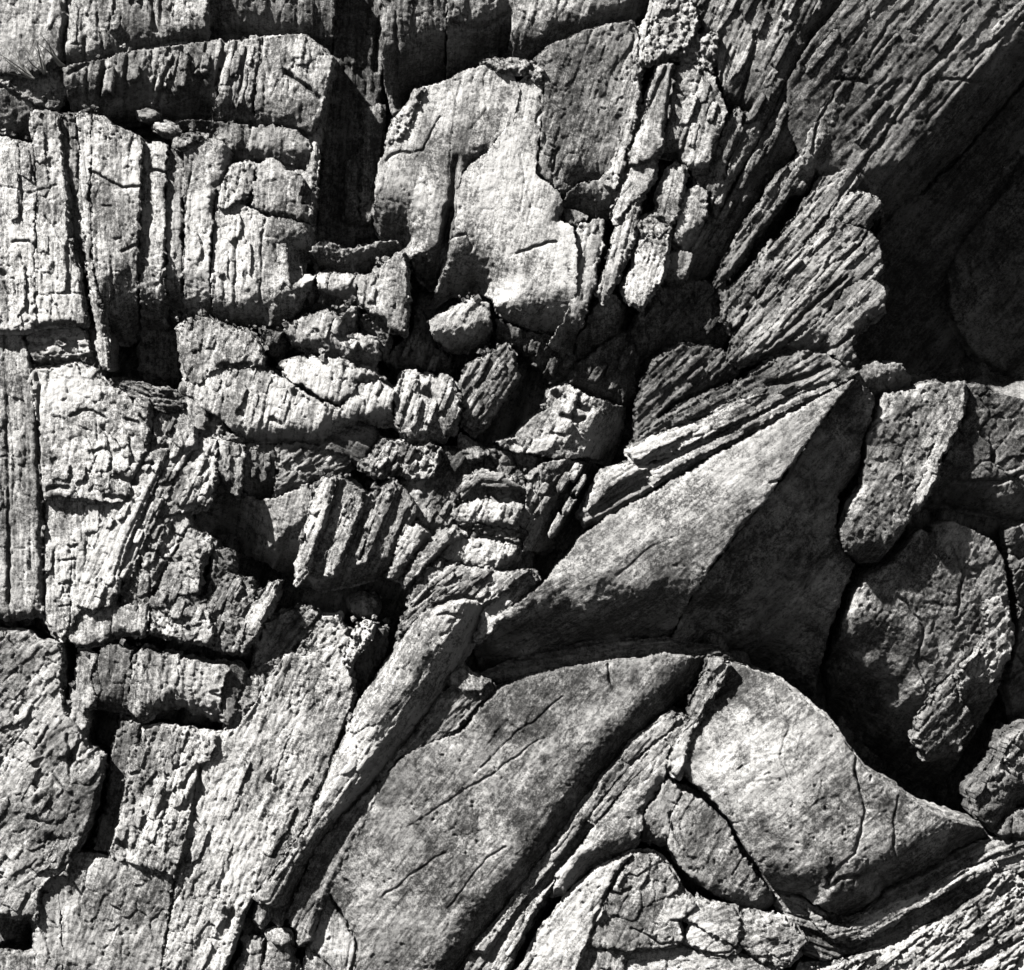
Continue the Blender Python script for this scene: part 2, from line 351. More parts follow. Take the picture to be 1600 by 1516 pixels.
crack("550,1110 530,1160 505,1225 480,1290 450,1335 425,1370", 3.2, 12)
crack("285,1230 310,1195 312,1230 298,1280", 3, 9); crack("205,1225 212,1300", 1.6, 5); crack("195,1210 213,1210", 1.8, 6); crack("185,1320 200,1330", 6, 14); crack("270,1200 290,1195", 2, 6)
crack("110,1190 105,1150 112,1215", 3, 8); crack("50,1145 85,1200 110,1235", 4, -8); crack("45,1280 85,1290", 5, 10); crack("75,1310 100,1312", 5, 10)
crack("362,1430 358,1445", 5, 12); crack("350,1425 358,1430", 4, 10); crack("340,1080 330,1082 345,1090", 2, 6); crack("305,1105 330,1112 345,1125", 2.4, 9)
crack("295,980 300,985", 3.5, 12); crack("245,950 258,953", 2.5, 8); crack("230,860 248,865", 3, 12); crack("245,870 272,880", 2.4, 8)
crack("426,655 440,662", 3.5, 12); crack("460,612 470,625", 5, 14); crack("668,612 675,620", 7, 18); crack("345,572 370,575 392,569", 3, 12); crack("372,645 378,650", 4, 10)
crack("868,615 878,625", 6, 16); crack("880,650 895,656 910,655", 4, 16); crack("905,635 918,640", 5, 12); crack("860,678 880,682", 2, 7)
crack("1258,560 1290,548 1310,540 1330,520", 3, 12); crack("1200,600 1240,596 1270,585 1300,570", 4, 16); crack("1200,545 1280,470 1325,430", 3, 12)
crack("1290,770 1265,800", 2, 5); crack("1560,1335 1500,1370 1460,1395", 3, 8)
crack("690,790 692,800", 2, 5)

# ------------------------------------------------------------------ top left: cliff top and the long jointed ledge
R("cliff_slab","pale weathered slab at the upper left corner behind the dry grass","rock slab","-60,-60 95,-60 104,22 97,60 95,92 60,116 20,118 -60,125",z=-5,t=(.28,.3),ur=16,ud=14,tone=.95,g=80)
R("cliff_slab","grey jointed slab between the grass slab and the dark upper recess","rock slab","97,-60 332,-60 326,0 320,58 280,60 250,66 200,75 170,90 130,97 98,104 96,60 105,22",z=0,t=(.08,.12),ur=30,ud=22,w=34,A=5,g=88,fs=(40,14))
R("ledge_block","dark grooved block under the top edge whose foot falls in black shade","rock block","332,-60 532,-60 524,0 516,88 490,84 400,74 322,74",z=-30,t=(-.02,-.1),ur=60,ud=62,w=26,A=7,g=88,tone=.85)
R("rubble_ledge","crumbly dark stones along the seam below the grass slab","rubble","-10,122 50,112 100,104 118,112 108,150 85,172 52,164 30,146",z=-18,t=(-.1,-.1),ur=20,ud=18,f=5,fs=(14,14),ro=1.3)
R("ledge_block","broad shaded ledge block with upright joints ending over a black seam","rock block","96,106 130,98 180,86 240,73 300,66 345,61 345,120 338,150 322,185 280,184 215,180 175,186 140,182 105,172",z=5,t=(-.02,-.02),ur=60,ud=62,w=36,A=11,g=80,tone=.85)
R("ledge_block","pale fluted block right of the shaded ledge with a dark foot","rock block","342,61 400,55 412,56 402,120 396,172 400,188 355,186 326,184 338,150 346,100",z=8,t=(.06,.1),ur=32,ud=32,w=20,A=6,g=80)
R("ledge_block","rounded bright block ending the ledge at the dark gully, cut by a sloping crack","rock block","410,56 440,53 470,52 498,68 521,88 515,116 507,150 500,190 486,212 455,197 420,192 395,194 396,150 403,100",z=14,t=(.05,.12),ur=26,ud=26,g=84,b=8,w=30,A=4)
R("bulging_rock","humped grey rock below the rounded ledge end, black beneath","rock block","392,198 430,196 460,200 482,215 486,240 480,268 468,268 452,262 425,258 400,250 385,232",z=6,t=(.02,.05),ur=34,ud=34,g=84,b=6,tone=.9)
R("ledge_block","dim stones of the lower ledge step between the jointed blocks and the slot","rock block","268,190 320,188 390,192 392,230 400,255 365,250 352,232 318,214 285,212",z=-14,t=(-.05,-.08),ur=36,ud=34,w=22,A=6,g=85,tone=.8)
R("flat_stone","small oval stone lodged highest in the black seam under the ledge","stone","213,172 230,169 246,174 247,182 236,188 218,184",z=-12,t=(.1,.2),ur=10,ud=10,b=6,g=10,tone=.7)
R("flat_stone","longer oval stone lodged lower in the black seam under the ledge","stone","240,189 258,190 275,198 280,208 270,213 250,208 238,200",z=-8,t=(.1,.2),ur=10,ud=10,b=6,g=-15,tone=.85)
R("bulging_rock","narrow bright rim column along the left edge of the dark gully","rock column","500,150 511,140 500,205 490,270 487,330 478,345 466,300 470,275 482,266 487,238 489,212",z=2,t=(.25,.1),ur=10,ud=10,g=84,tone=.9)

# ------------------------------------------------------------------ left wall of upright columns
R("stone_block","shaded block under the far left of the seam above the pale columns","rock block","-60,132 0,132 38,149 53,165 52,205 50,228 28,224 -60,222",z=-20,t=(-.1,-.1),ur=55,ud=55,tone=.8)
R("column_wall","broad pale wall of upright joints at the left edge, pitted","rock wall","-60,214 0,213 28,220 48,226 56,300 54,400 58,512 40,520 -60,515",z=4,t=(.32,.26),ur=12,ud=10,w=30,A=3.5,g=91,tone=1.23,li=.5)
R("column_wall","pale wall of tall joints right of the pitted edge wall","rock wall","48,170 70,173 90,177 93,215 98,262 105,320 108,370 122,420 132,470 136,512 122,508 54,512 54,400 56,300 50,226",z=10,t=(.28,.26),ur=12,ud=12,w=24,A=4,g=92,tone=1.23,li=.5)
R("slot_column","recessed dark column of small broken blocks beside the tall pale wall","rock column","88,178 120,182 122,225 126,330 134,420 120,425 108,370 98,300 94,220",z=-16,t=(.05,.0),ur=12,ud=12,w=15,A=6,L=26,g=93,tone=.75)
R("thin_column","slender bright column running far down the left wall","rock column","117,178 141,181 141,260 140,330 143,400 155,470 166,540 170,575 158,572 148,500 138,430 126,350 122,225",z=14,t=(.3,.1),ur=10,ud=14,w=12,A=4,L=34,g=96,tone=1.18)
R("tall_column","wide bright column with a crisp slanting top under the black seam","rock column","141,176 158,178 179,193 205,202 221,212 218,300 216,400 212,470 208,520 190,530 170,528 158,470 146,410 142,330",z=22,t=(.16,.16),ur=95,ud=95,w=36,A=4,L=120,g=92,tone=1.12)
R("tall_column","narrow column right of the widest one, small ledges at its head","rock column","219,222 240,218 259,224 258,300 259,400 256,500 250,516 214,516 217,400",z=10,t=(.12,.14),ur=70,ud=75,w=22,A=4,L=90,g=92)
R("tall_column","thinnest grey column between two smooth tall ones","rock column","258,228 289,230 288,300 285,400 282,510 254,510 258,400",z=2,t=(.05,.12),ur=80,ud=80,w=16,A=4,L=70,g=92,tone=1.02)
R("tall_column","smooth pale column topped by a white broken crown","rock column","288,232 300,215 316,212 334,216 350,224 362,236 352,262 342,292 332,330 328,400 330,512 283,512 286,400",z=16,t=(.14,.16),ur=75,ud=78,w=30,A=3,L=140,g=91,tone=1.18)
R("cap_stone","small pale capstones on top of the narrow columns beside the seam","rock block","276,214 300,208 318,212 300,222 286,232 272,228",z=10,t=(.2,.3),ur=8,ud=8,f=6,fs=(10,10))
R("small_block","bright stepped block left of the crevice above the pale buttress","rock block","356,268 362,256 388,252 399,262 396,300 390,312 372,318 352,330 340,328 344,296",z=12,t=(.1,.2),ur=14,ud=14,w=14,A=5,L=30,g=82,f=5)
R("small_block","pale block with notched top between the crevice and the gully rim","rock block","398,256 412,246 432,250 458,266 474,282 471,318 486,320 486,346 455,340 420,336 396,328 394,300",z=20,t=(.1,.16),ur=24,ud=26,w=18,A=4,L=40,g=86,b=5)
R("pale_buttress","big pale buttress above the black hollow, rounded at its foot","rock block","330,336 344,320 362,312 385,322 418,338 455,342 484,350 487,398 474,402 470,425 494,428 488,450 466,480 455,500 430,514 405,506 380,508 330,504 328,420",z=24,t=(.16,.16),ur=48,ud=50,w=36,A=4,L=150,g=90,tone=1.20)
R("recessed_block","faint block deep in the black hollow below the tall columns","rock block","216,516 280,516 282,600 262,616 218,604",z=-100,t=(-.1,-.25),ur=40,ud=30,tone=.8)
R("broken_sill","stacked broken sills under the pale wall beside the slender column","rock block","44,518 60,510 120,512 134,515 142,560 120,562 85,566 46,566",z=-2,t=(.05,.05),ur=20,ud=18,f=5,fs=(26,12),g=0,ro=1.2)
R("broken_sill","dark splintered wedge at the foot of the slender column","rock block","132,512 150,505 160,540 168,575 160,590 142,584 128,560 130,530",z=-8,t=(-.05,.0),ur=16,ud=16,f=8,fs=(16,10),ro=1.6,tone=.7)

# ------------------------------------------------------------------ lower left: bright crushed wall
R("edge_wall","long grey wall down the left edge with a pale vertical rib","rock wall","-60,505 28,512 46,560 55,640 62,750 66,850 66,960 15,966 -60,955",z=2,t=(.12,.05),ur=20,ud=22,w=26,A=4,L=200,g=91,tone=0.91)
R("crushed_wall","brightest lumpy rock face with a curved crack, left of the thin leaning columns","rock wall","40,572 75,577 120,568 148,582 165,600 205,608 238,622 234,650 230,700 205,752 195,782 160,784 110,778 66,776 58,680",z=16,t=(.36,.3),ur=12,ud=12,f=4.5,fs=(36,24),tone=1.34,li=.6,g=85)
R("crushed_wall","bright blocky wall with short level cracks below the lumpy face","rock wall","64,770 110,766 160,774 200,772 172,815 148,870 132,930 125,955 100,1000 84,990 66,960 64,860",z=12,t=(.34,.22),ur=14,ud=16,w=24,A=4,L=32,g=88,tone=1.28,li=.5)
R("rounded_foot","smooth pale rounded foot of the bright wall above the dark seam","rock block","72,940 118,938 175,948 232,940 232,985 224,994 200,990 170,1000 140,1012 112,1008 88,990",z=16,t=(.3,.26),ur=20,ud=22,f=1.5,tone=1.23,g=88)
R("leaning_column","leftmost long leaning column of the crushed wall","rock column","204,760 232,700 262,704 248,745 222,800 200,850 184,900 176,950 146,952 118,946 134,880 155,820",z=24,t=(.3,.2),ur=8,ud=9,w=16,A=5,L=34,g=66,tone=1.23,li=.4)
R("leaning_column","stepped leaning column in the middle of the crushed wall's three","rock column","232,702 236,648 272,643 306,668 300,705 270,758 245,810 222,862 205,905 186,905 200,850 222,800 248,745",z=16,t=(.3,.15),ur=10,ud=12,w=14,A=8,L=28,g=66,tone=1.12,li=.3)
R("leaning_column","blocky leaning column nearest the dark central bed","rock column","300,706 308,684 338,686 336,730 330,790 300,800 262,810 240,880 222,890 214,860 245,810 270,758",z=18,t=(.22,.1),ur=12,ud=14,w=15,A=7,L=30,g=66,li=.3)
R("head_stone","dark stack of worn stones along the edge of the black hollow","rock block","165,598 190,592 225,602 262,612 288,622 286,642 264,646 240,640 210,632 196,612",z=20,t=(.1,.1),ur=12,ud=14,f=6,fs=(30,10),g=-20,tone=.8)
R("head_stone","pale square stone above the dark slot by the leaning columns","stone","283,622 300,620 316,630 323,652 318,674 300,668 276,660 284,642",z=16,t=(.15,.15),ur=10,ud=12,b=4)
R("head_stone","small bright square stone capping the stepped leaning column","stone","272,664 290,660 306,668 304,698 288,704 270,694",z=28,t=(.2,.2),ur=8,ud=8,b=3,tone=1.2)
R("head_stone","little bright stone wedged beside the large pale rock","stone","318,672 330,655 345,650 352,664 344,680 372,678 378,686 340,688 322,684",z=8,t=(.2,.2),ur=8,ud=8,f=5,fs=(10,10))
R("plain_slab","flat grey slab below the leaning columns with a dark diagonal joint","rock slab","238,812 262,802 292,800 296,828 262,882 238,930 232,948 196,944 180,922 205,900 222,888",z=8,t=(.1,.06),ur=14,ud=14,f=5,fs=(40,20),g=62,tone=.95)
R("square_stone","bright square stones stuck below the little dark hole","stone","152,910 160,896 176,884 184,900 182,925 170,936 152,930",z=26,t=(.25,.2),ur=6,ud=8,tone=1.2)
R("bench_block","pitted block with a jutting head left of the toothed outcrop","rock block","290,828 304,832 328,846 327,866 318,878 312,905 308,934 322,940 330,965 330,1010 300,1004 262,996 230,990 232,946 262,884",z=22,t=(.16,.12),ur=18,ud=18,f=5,fs=(18,18),g=70,ro=1.6)
R("bench_block","dark toothed outcrop with stepped top beside the shaded central bed","rock block","334,862 345,858 360,864 368,884 366,896 352,896 345,912 330,938 320,930 326,900",z=10,t=(.0,-.05),ur=16,ud=18,tone=.75,f=5,fs=(14,14))
R("bench_block","grey wedge with saw toothed upper edge next to the white log","rock block","322,940 340,912 350,894 372,900 392,912 402,926 392,958 375,1022 346,1018 328,1010 326,965",z=26,t=(.1,.05),ur=20,ud=20,w=16,A=3,g=64,f=4,fs=(20,14))
R("pale_log","slim white log shaped rock leaning above the lower black seam","rock column","404,930 420,912 432,912 433,930 415,962 396,1000 382,1022 362,1022 380,972",z=34,t=(.3,.0),ur=8,ud=12,g=60,tone=1.25,w=9,A=2.5,u=(.86,.5))
# ------------------------------------------------------------------ centre left: pale beds and the fluted block
R("pale_rock","tall lit rock at the right wall of the black hollow, dark down its left","rock block","278,514 300,506 322,497 352,514 396,522 414,546 406,572 372,572 340,577 312,600 290,596 282,560",z=20,t=(.2,.1),ur=16,ud=16,g=78,f=4,fs=(50,18))
R("pale_bed","long pale bed sweeping right, finely striped, above the dark seam","rock bed","284,592 312,584 342,573 402,572 432,586 470,606 502,627 532,636 550,614 562,600 592,592 618,610 614,640 620,662 590,664 560,660 532,676 508,692 470,687 400,687 376,682 352,662 318,640 292,618",z=30,t=(.16,.2),ur=26,ud=28,w=13,A=3.4,L=90,g=74,tone=1.15,b=10)
R("shaded_heel","rounded grey heel below the tall lit rock, dark toward the hollow","stone","282,600 294,596 306,606 304,620 290,622 280,612",z=4,t=(0,0),ur=14,ud=14,b=6,tone=.7)
R("lens_rock","bright lens of rock with scalloped top resting on the pale bed","rock block","438,572 462,557 492,556 530,559 566,576 602,592 588,596 560,600 546,622 532,636 500,622 468,604 448,588",z=40,t=(.14,.12),ur=22,ud=26,w=18,A=2.5,g=80,tone=1.1,b=6)
R("lens_rock","upper lens of rock with a pointed crest and dark belly","rock block","442,512 470,494 500,485 530,491 558,477 557,505 545,516 592,528 592,556 582,578 552,572 520,562 480,548 455,534",z=40,t=(.12,.06),ur=40,ud=42,w=18,A=2.5,g=76,b=6)
R("dim_rock","dim rock tucked under the pale buttress and above the upper lens","rock block","410,520 440,500 470,470 490,440 505,452 545,462 556,478 530,492 500,486 470,494 444,512 450,540 430,560 412,548",z=-8,t=(-.1,-.1),ur=30,ud=30,tone=.8)
R("bulging_rock","small bright bulge beside the stepped pillar under the gully ledge","rock block","492,427 508,423 530,427 556,432 562,470 540,470 520,462 496,448",z=18,t=(.12,.1),ur=26,ud=26,b=7,tone=1.05)
R("stepped_pillar","sharp edged pale pillar at the gully foot with a peaked top","rock column","555,430 575,431 598,412 618,396 629,396 636,432 638,465 634,505 628,522 608,516 600,494 578,486 562,470",z=34,t=(.14,.05),ur=22,ud=26,g=80,w=16,A=3,u=(.2,.98))
R("curled_rock","dark curled rocks below the peaked pillar","rock block","560,500 575,488 600,496 610,516 606,545 598,560 592,528 570,522",z=6,t=(-.1,-.1),ur=20,ud=20,tone=.7,f=6,fs=(16,12))
R("gully_ledge","pale broken ledge closing the bottom of the dark gully","rock block","484,392 505,376 530,384 560,384 600,372 622,372 627,392 605,405 590,424 560,428 520,422 498,420",z=0,t=(.0,.02),ur=34,ud=40,f=5,fs=(20,16))
R("fluted_block","fluted block of thin upright plates with a square pit","rock block","624,582 640,580 656,586 700,590 712,606 719,640 708,668 690,686 664,690 640,690 618,664 613,640 618,608",z=44,t=(.16,.1),ur=26,ud=28,w=10,A=5,L=46,g=72,tone=1.1,li=.3)
R("shade_rock","dim splintered rock in the dark cleft left of the hanging boulder","rock block","600,560 640,520 650,480 668,500 690,545 705,560 715,590 700,592 660,586 626,584",z=-25,t=(-.1,-.1),ur=30,ud=30,f=9,fs=(20,14),ro=1.8,tone=.7)
R("hanging_boulder","rounded boulder hanging under the pale slabs, lit on its right","boulder","664,498 690,486 715,474 738,463 766,474 764,490 770,512 756,532 732,546 708,551 684,538 666,516",z=14,t=(-.02,.12),ur=40,ud=42,b=12,g=62,tone=1.0)

# ------------------------------------------------------------------ gully and the two great slabs
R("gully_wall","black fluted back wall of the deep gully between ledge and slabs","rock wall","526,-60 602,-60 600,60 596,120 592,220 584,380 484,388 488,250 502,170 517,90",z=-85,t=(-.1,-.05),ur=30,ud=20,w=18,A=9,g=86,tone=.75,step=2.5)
R("gully_rib","faint lit rib standing inside the dark gully by the great slab","rock column","572,172 597,165 596,250 588,340 562,350 564,250",z=-70,t=(.1,0),ur=12,ud=12,w=12,A=5,g=87)
R("gully_rib","shortest rounded rib low in the dark gully","rock column","540,252 548,244 560,258 562,340 540,345",z=-72,t=(.05,0),ur=12,ud=12,g=88)
R("upper_column","dim upper column block right of the gully head","rock column","592,-60 700,-60 699,0 697,60 692,122 656,136 640,148 628,170 612,192 604,150 598,100",z=-22,t=(-.02,-.1),ur=80,ud=80,w=28,A=8,L=70,g=86,tone=.85)
R("upper_slab","rounded grey block with a wavy level crack above the great slabs","rock block","699,-60 802,-60 802,84 770,94 740,102 700,124 694,110 698,40",z=-12,t=(.0,-.08),ur=80,ud=85,g=85,tone=.9,w=50,A=4)
R("upper_slab","wide streaked slab at top centre fading into shade below","rock slab","800,-60 1046,-60 1022,8 990,34 930,50 885,70 850,92 836,96 802,92",z=-6,t=(.06,.04),ur=42,ud=44,g=72,w=40,A=3,tone=.9)
R("lit_chip","small lit chip of rock beside the gully's right wall","stone","606,215 612,192 628,176 640,160 650,142 660,140 648,170 640,190 622,215 608,228",z=2,t=(.2,.1),ur=8,ud=8,f=3,fs=(12,10))
R("great_slab","great pale slab with clean left edge beside the dark gully","rock slab","580,350 583,300 592,250 604,222 616,206 632,186 650,148 660,134 696,126 735,104 765,98 800,100 812,140 800,200 760,240 735,256 722,270 716,310 708,360 690,410 672,445 650,430 634,400 624,374 600,374",z=6,t=(.14,.12),u=(-.3,.95),ur=62,ud=66,g=78,f=1.2,fs=(90,40),tone=1.05,ro=.8)
R("great_slab","brightest great slab with ragged top, standing proud in the centre","rock slab","852,126 849,180 838,248 838,272 862,288 876,306 881,326 873,346 896,354 902,380 902,440 900,480 882,522 842,518 800,502 772,490 768,470 742,450 702,456 672,474 684,430 698,380 706,320 715,285 726,262 762,236 788,200 798,150 806,128 832,108",z=14,t=(.17,.15),ur=62,ud=64,g=78,f=1.2,fs=(90,36),tone=1.15,ro=.8)
R("lip_stone","row of crumbly little stones along the top lip of the great slabs","rubble","752,98 770,92 790,96 812,92 834,100 850,112 846,128 826,116 800,112 775,108",z=14,t=(.1,.2),ur=8,ud=8,f=5,fs=(11,11),ro=2)
R("side_column","soft grey column fading into shade right of the brightest slab","rock column","900,350 925,342 948,344 946,378 934,430 918,490 898,540 878,556 858,530 882,500 896,440",z=22,t=(.04,.08),ur=60,ud=64,g=80,w=26,A=3)
R("notch_stone","dark notch stones between the brightest slab and the side column","stone","880,330 900,332 915,338 905,352 884,350",z=0,t=(0,.1),ur=8,ud=8,tone=.7)
R("dark_slab","large dark slab right of the brightest slab, finely streaked","rock slab","838,92 870,66 925,46 990,32 1000,60 988,130 976,200 966,262 948,290 905,288 884,312 864,290 838,268 846,200 852,130",z=6,t=(-.12,-.1),ur=30,ud=26,g=72,w=14,A=1.6,tone=.85)
R("overhang_rock","curved dark overhang at the foot of the dark slab","rock block","882,306 905,286 945,276 970,262 972,290 958,345 945,345 915,336 896,334 882,322",z=2,t=(-.05,-.12),ur=40,ud=44,tone=.85,b=4)

# ------------------------------------------------------------------ ribbed ground right of the dark slab
R("ridge_column","long thin ridge column from the top edge down to the side column","rock column","1030,-60 1062,-60 1050,0 1018,36 1003,95 998,160 990,215 982,250 962,294 944,284 966,236 980,165 990,105 1000,55 1018,10",z=22,t=(.2,.05),ur=10,ud=12,w=12,A=4,L=50,g=76,u=(.95,.3))
R("crumbled_head","crumbled blocky head at the top of the ridge column","rock block","1016,34 1045,0 1062,-20 1084,10 1088,36 1080,62 1066,86 1040,95 1008,100 1004,70",z=20,t=(.1,.1),ur=14,ud=16,f=6,fs=(20,16),ro=1.3,g=70)
R("ridge_column","pale wedge shaped column just under the crumbled head","rock column","1030,98 1050,104 1047,165 1038,212 1026,244 1004,256 984,258 986,236 1002,192 1016,145",z=26,t=(.18,.1),ur=14,ud=16,g=76,u=(.6,.8),tone=1.1)
R("broad_block","broad pinkish grey block with rounded top in the ribbed ground","rock block","1050,108 1070,98 1100,106 1118,120 1124,142 1137,170 1130,200 1115,232 1106,276 1086,278 1072,256 1060,242 1030,240 1040,190",z=18,t=(.12,.1),ur=28,ud=34,g=76,w=34,A=3.5,tone=1.0)
R("broken_block","rough broken block above the broad pinkish one","rock block","1084,56 1120,48 1122,86 1112,112 1088,104 1070,98 1068,84",z=12,t=(.1,.1),ur=14,ud=14,f=9,fs=(18,14),ro=1.8,g=75)
R("ridge_column","bright blade of rock below the pale wedge column","rock column","1025,246 1021,275 1006,306 991,318 966,348 958,340 964,312 976,288 986,262 1010,252",z=22,t=(.2,.12),ur=10,ud=12,g=68,tone=1.15)
R("ridge_column","streaky column between the bright blade and the square shouldered column","rock column","1045,262 1056,254 1071,258 1069,292 1060,330 1050,348 1030,338 1024,312 1034,284",z=14,t=(.14,.1),ur=14,ud=16,g=74,w=9,A=3)
R("ridge_column","square shouldered column with a crisp bright top in half shade","rock column","1068,300 1086,286 1106,300 1106,326 1092,372 1072,394 1052,372 1058,332",z=10,t=(.08,.04),ur=46,ud=48,g=76)
R("ridge_column","grey narrow column left of the bright cluster","rock column","984,322 998,312 996,334 986,380 976,412 962,440 945,470 934,460 948,410 960,366",z=16,t=(.1,.06),ur=14,ud=16,g=76,w=10,A=4)
R("cobble_cluster","cluster of small knobbly stones above the bright streaked column","rubble","1004,340 1024,330 1050,346 1052,366 1030,374 1000,372 994,352",z=14,t=(.1,.1),ur=12,ud=12,f=6,fs=(12,12),ro=1.2)
R("ridge_column","bright streaked column standing above the dark central hollow","rock column","998,372 1046,366 1042,400 1036,432 1020,458 1002,482 980,474 976,448 986,420",z=18,t=(.14,.08),ur=18,ud=22,g=76,w=9,A=3.5,tone=1.1)
R("dim_block","dim round shouldered block at the left rim of the central hollow","rock block","936,462 950,454 968,462 980,478 962,515 930,545 905,560 900,530",z=-8,t=(-.1,-.12),ur=30,ud=34,tone=.8)
R("dim_block","dim fading block right of the bright streaked column","rock block","1045,396 1064,390 1084,398 1074,430 1064,442 1040,446 1036,430",z=2,t=(0,-.02),ur=24,ud=26,tone=.85)
R("dark_column","right hand column of the ribbed ground sinking into shade","rock column","1106,240 1135,190 1160,170 1168,175 1158,215 1136,262 1128,300 1112,330 1106,300 1086,286 1088,276 1106,276",z=2,t=(-.1,-.15),ur=30,ud=30,g=72,w=14,A=4,tone=.8)
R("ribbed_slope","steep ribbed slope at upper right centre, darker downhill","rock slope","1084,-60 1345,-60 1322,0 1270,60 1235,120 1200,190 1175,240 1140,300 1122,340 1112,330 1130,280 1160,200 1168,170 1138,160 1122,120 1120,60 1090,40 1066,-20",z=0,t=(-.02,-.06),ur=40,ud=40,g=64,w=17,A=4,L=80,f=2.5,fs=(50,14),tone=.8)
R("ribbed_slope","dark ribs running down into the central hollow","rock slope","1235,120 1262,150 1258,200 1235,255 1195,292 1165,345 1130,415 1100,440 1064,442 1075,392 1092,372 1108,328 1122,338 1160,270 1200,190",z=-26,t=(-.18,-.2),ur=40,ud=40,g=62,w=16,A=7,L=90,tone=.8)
R("bright_bulge","smooth lit bulge in the dark ribbed slope","rock block","1285,170 1310,140 1340,132 1356,150 1348,178 1318,210 1290,250 1262,292 1240,282 1250,240 1266,205",z=20,t=(.0,-.02),ur=60,ud=56,g=62,b=6,f=1.5)
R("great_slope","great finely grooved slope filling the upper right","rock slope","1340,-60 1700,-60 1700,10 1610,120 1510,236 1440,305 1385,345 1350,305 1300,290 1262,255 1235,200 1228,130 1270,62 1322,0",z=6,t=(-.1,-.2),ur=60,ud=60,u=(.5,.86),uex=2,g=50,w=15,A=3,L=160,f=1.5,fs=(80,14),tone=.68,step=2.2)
R("shadow_slope","black smooth slope falling into the right hand hollow","rock slope","1612,112 1700,20 1700,290 1640,420 1600,640 1500,640 1340,600 1330,480 1372,340 1440,300 1510,236",z=-165,t=(-.5,-.62),ur=40,ud=20,g=50,w=30,A=4,L=200,tone=.55,step=2.5,li=0)  # low tone puts the hollow's shade into the rock colour, besides the tilt
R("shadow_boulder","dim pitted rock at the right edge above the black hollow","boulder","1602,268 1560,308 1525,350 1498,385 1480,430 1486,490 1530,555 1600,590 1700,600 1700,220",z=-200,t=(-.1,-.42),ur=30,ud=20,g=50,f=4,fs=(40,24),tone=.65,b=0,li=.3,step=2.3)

# ------------------------------------------------------------------ the bundle of split logs right of centre
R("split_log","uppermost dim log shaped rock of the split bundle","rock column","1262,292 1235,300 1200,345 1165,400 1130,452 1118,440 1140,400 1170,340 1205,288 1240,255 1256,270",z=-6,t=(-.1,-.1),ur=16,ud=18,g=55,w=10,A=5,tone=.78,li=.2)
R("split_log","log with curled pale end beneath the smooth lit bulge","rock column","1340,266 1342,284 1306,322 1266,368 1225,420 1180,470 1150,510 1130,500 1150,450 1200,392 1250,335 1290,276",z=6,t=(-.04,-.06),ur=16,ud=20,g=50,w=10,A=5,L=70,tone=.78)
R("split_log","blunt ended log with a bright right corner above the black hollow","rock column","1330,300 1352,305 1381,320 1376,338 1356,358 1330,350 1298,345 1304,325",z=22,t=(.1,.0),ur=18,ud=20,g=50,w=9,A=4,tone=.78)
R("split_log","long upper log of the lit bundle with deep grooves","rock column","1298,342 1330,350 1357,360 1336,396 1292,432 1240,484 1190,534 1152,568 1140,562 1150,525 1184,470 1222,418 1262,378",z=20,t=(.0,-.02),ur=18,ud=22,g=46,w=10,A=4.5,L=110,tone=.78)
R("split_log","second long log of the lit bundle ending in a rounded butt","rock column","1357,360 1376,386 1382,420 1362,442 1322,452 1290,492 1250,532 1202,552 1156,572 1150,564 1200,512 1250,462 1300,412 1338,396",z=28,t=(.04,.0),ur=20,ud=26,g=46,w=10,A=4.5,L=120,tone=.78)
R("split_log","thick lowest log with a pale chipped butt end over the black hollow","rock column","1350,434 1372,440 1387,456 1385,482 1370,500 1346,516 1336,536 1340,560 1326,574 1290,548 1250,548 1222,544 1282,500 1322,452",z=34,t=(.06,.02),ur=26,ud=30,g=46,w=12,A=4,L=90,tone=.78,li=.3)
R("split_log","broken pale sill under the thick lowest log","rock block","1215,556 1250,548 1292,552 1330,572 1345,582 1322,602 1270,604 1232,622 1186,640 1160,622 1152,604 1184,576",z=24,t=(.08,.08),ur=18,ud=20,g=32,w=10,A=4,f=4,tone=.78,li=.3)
R("hollow_block","dim angular block at the top left rim of the log bundle","rock block","1128,455 1150,450 1176,455 1166,480 1146,500 1142,520 1130,480",z=-4,t=(-.1,-.1),ur=18,ud=20,tone=.85)
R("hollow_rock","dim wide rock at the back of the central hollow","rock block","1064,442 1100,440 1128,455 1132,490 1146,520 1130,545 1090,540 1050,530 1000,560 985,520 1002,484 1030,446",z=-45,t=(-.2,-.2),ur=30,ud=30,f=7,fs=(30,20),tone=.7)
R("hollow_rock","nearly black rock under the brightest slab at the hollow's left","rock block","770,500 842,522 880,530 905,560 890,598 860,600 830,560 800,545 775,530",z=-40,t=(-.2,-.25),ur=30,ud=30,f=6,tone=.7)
R("hollow_rock","nearly black rock in the middle of the central hollow","rock block","905,560 935,545 985,515 1000,560 990,620 975,640 940,622 915,612 890,602",z=-50,t=(-.25,-.2),ur=30,ud=30,f=6,tone=.7)
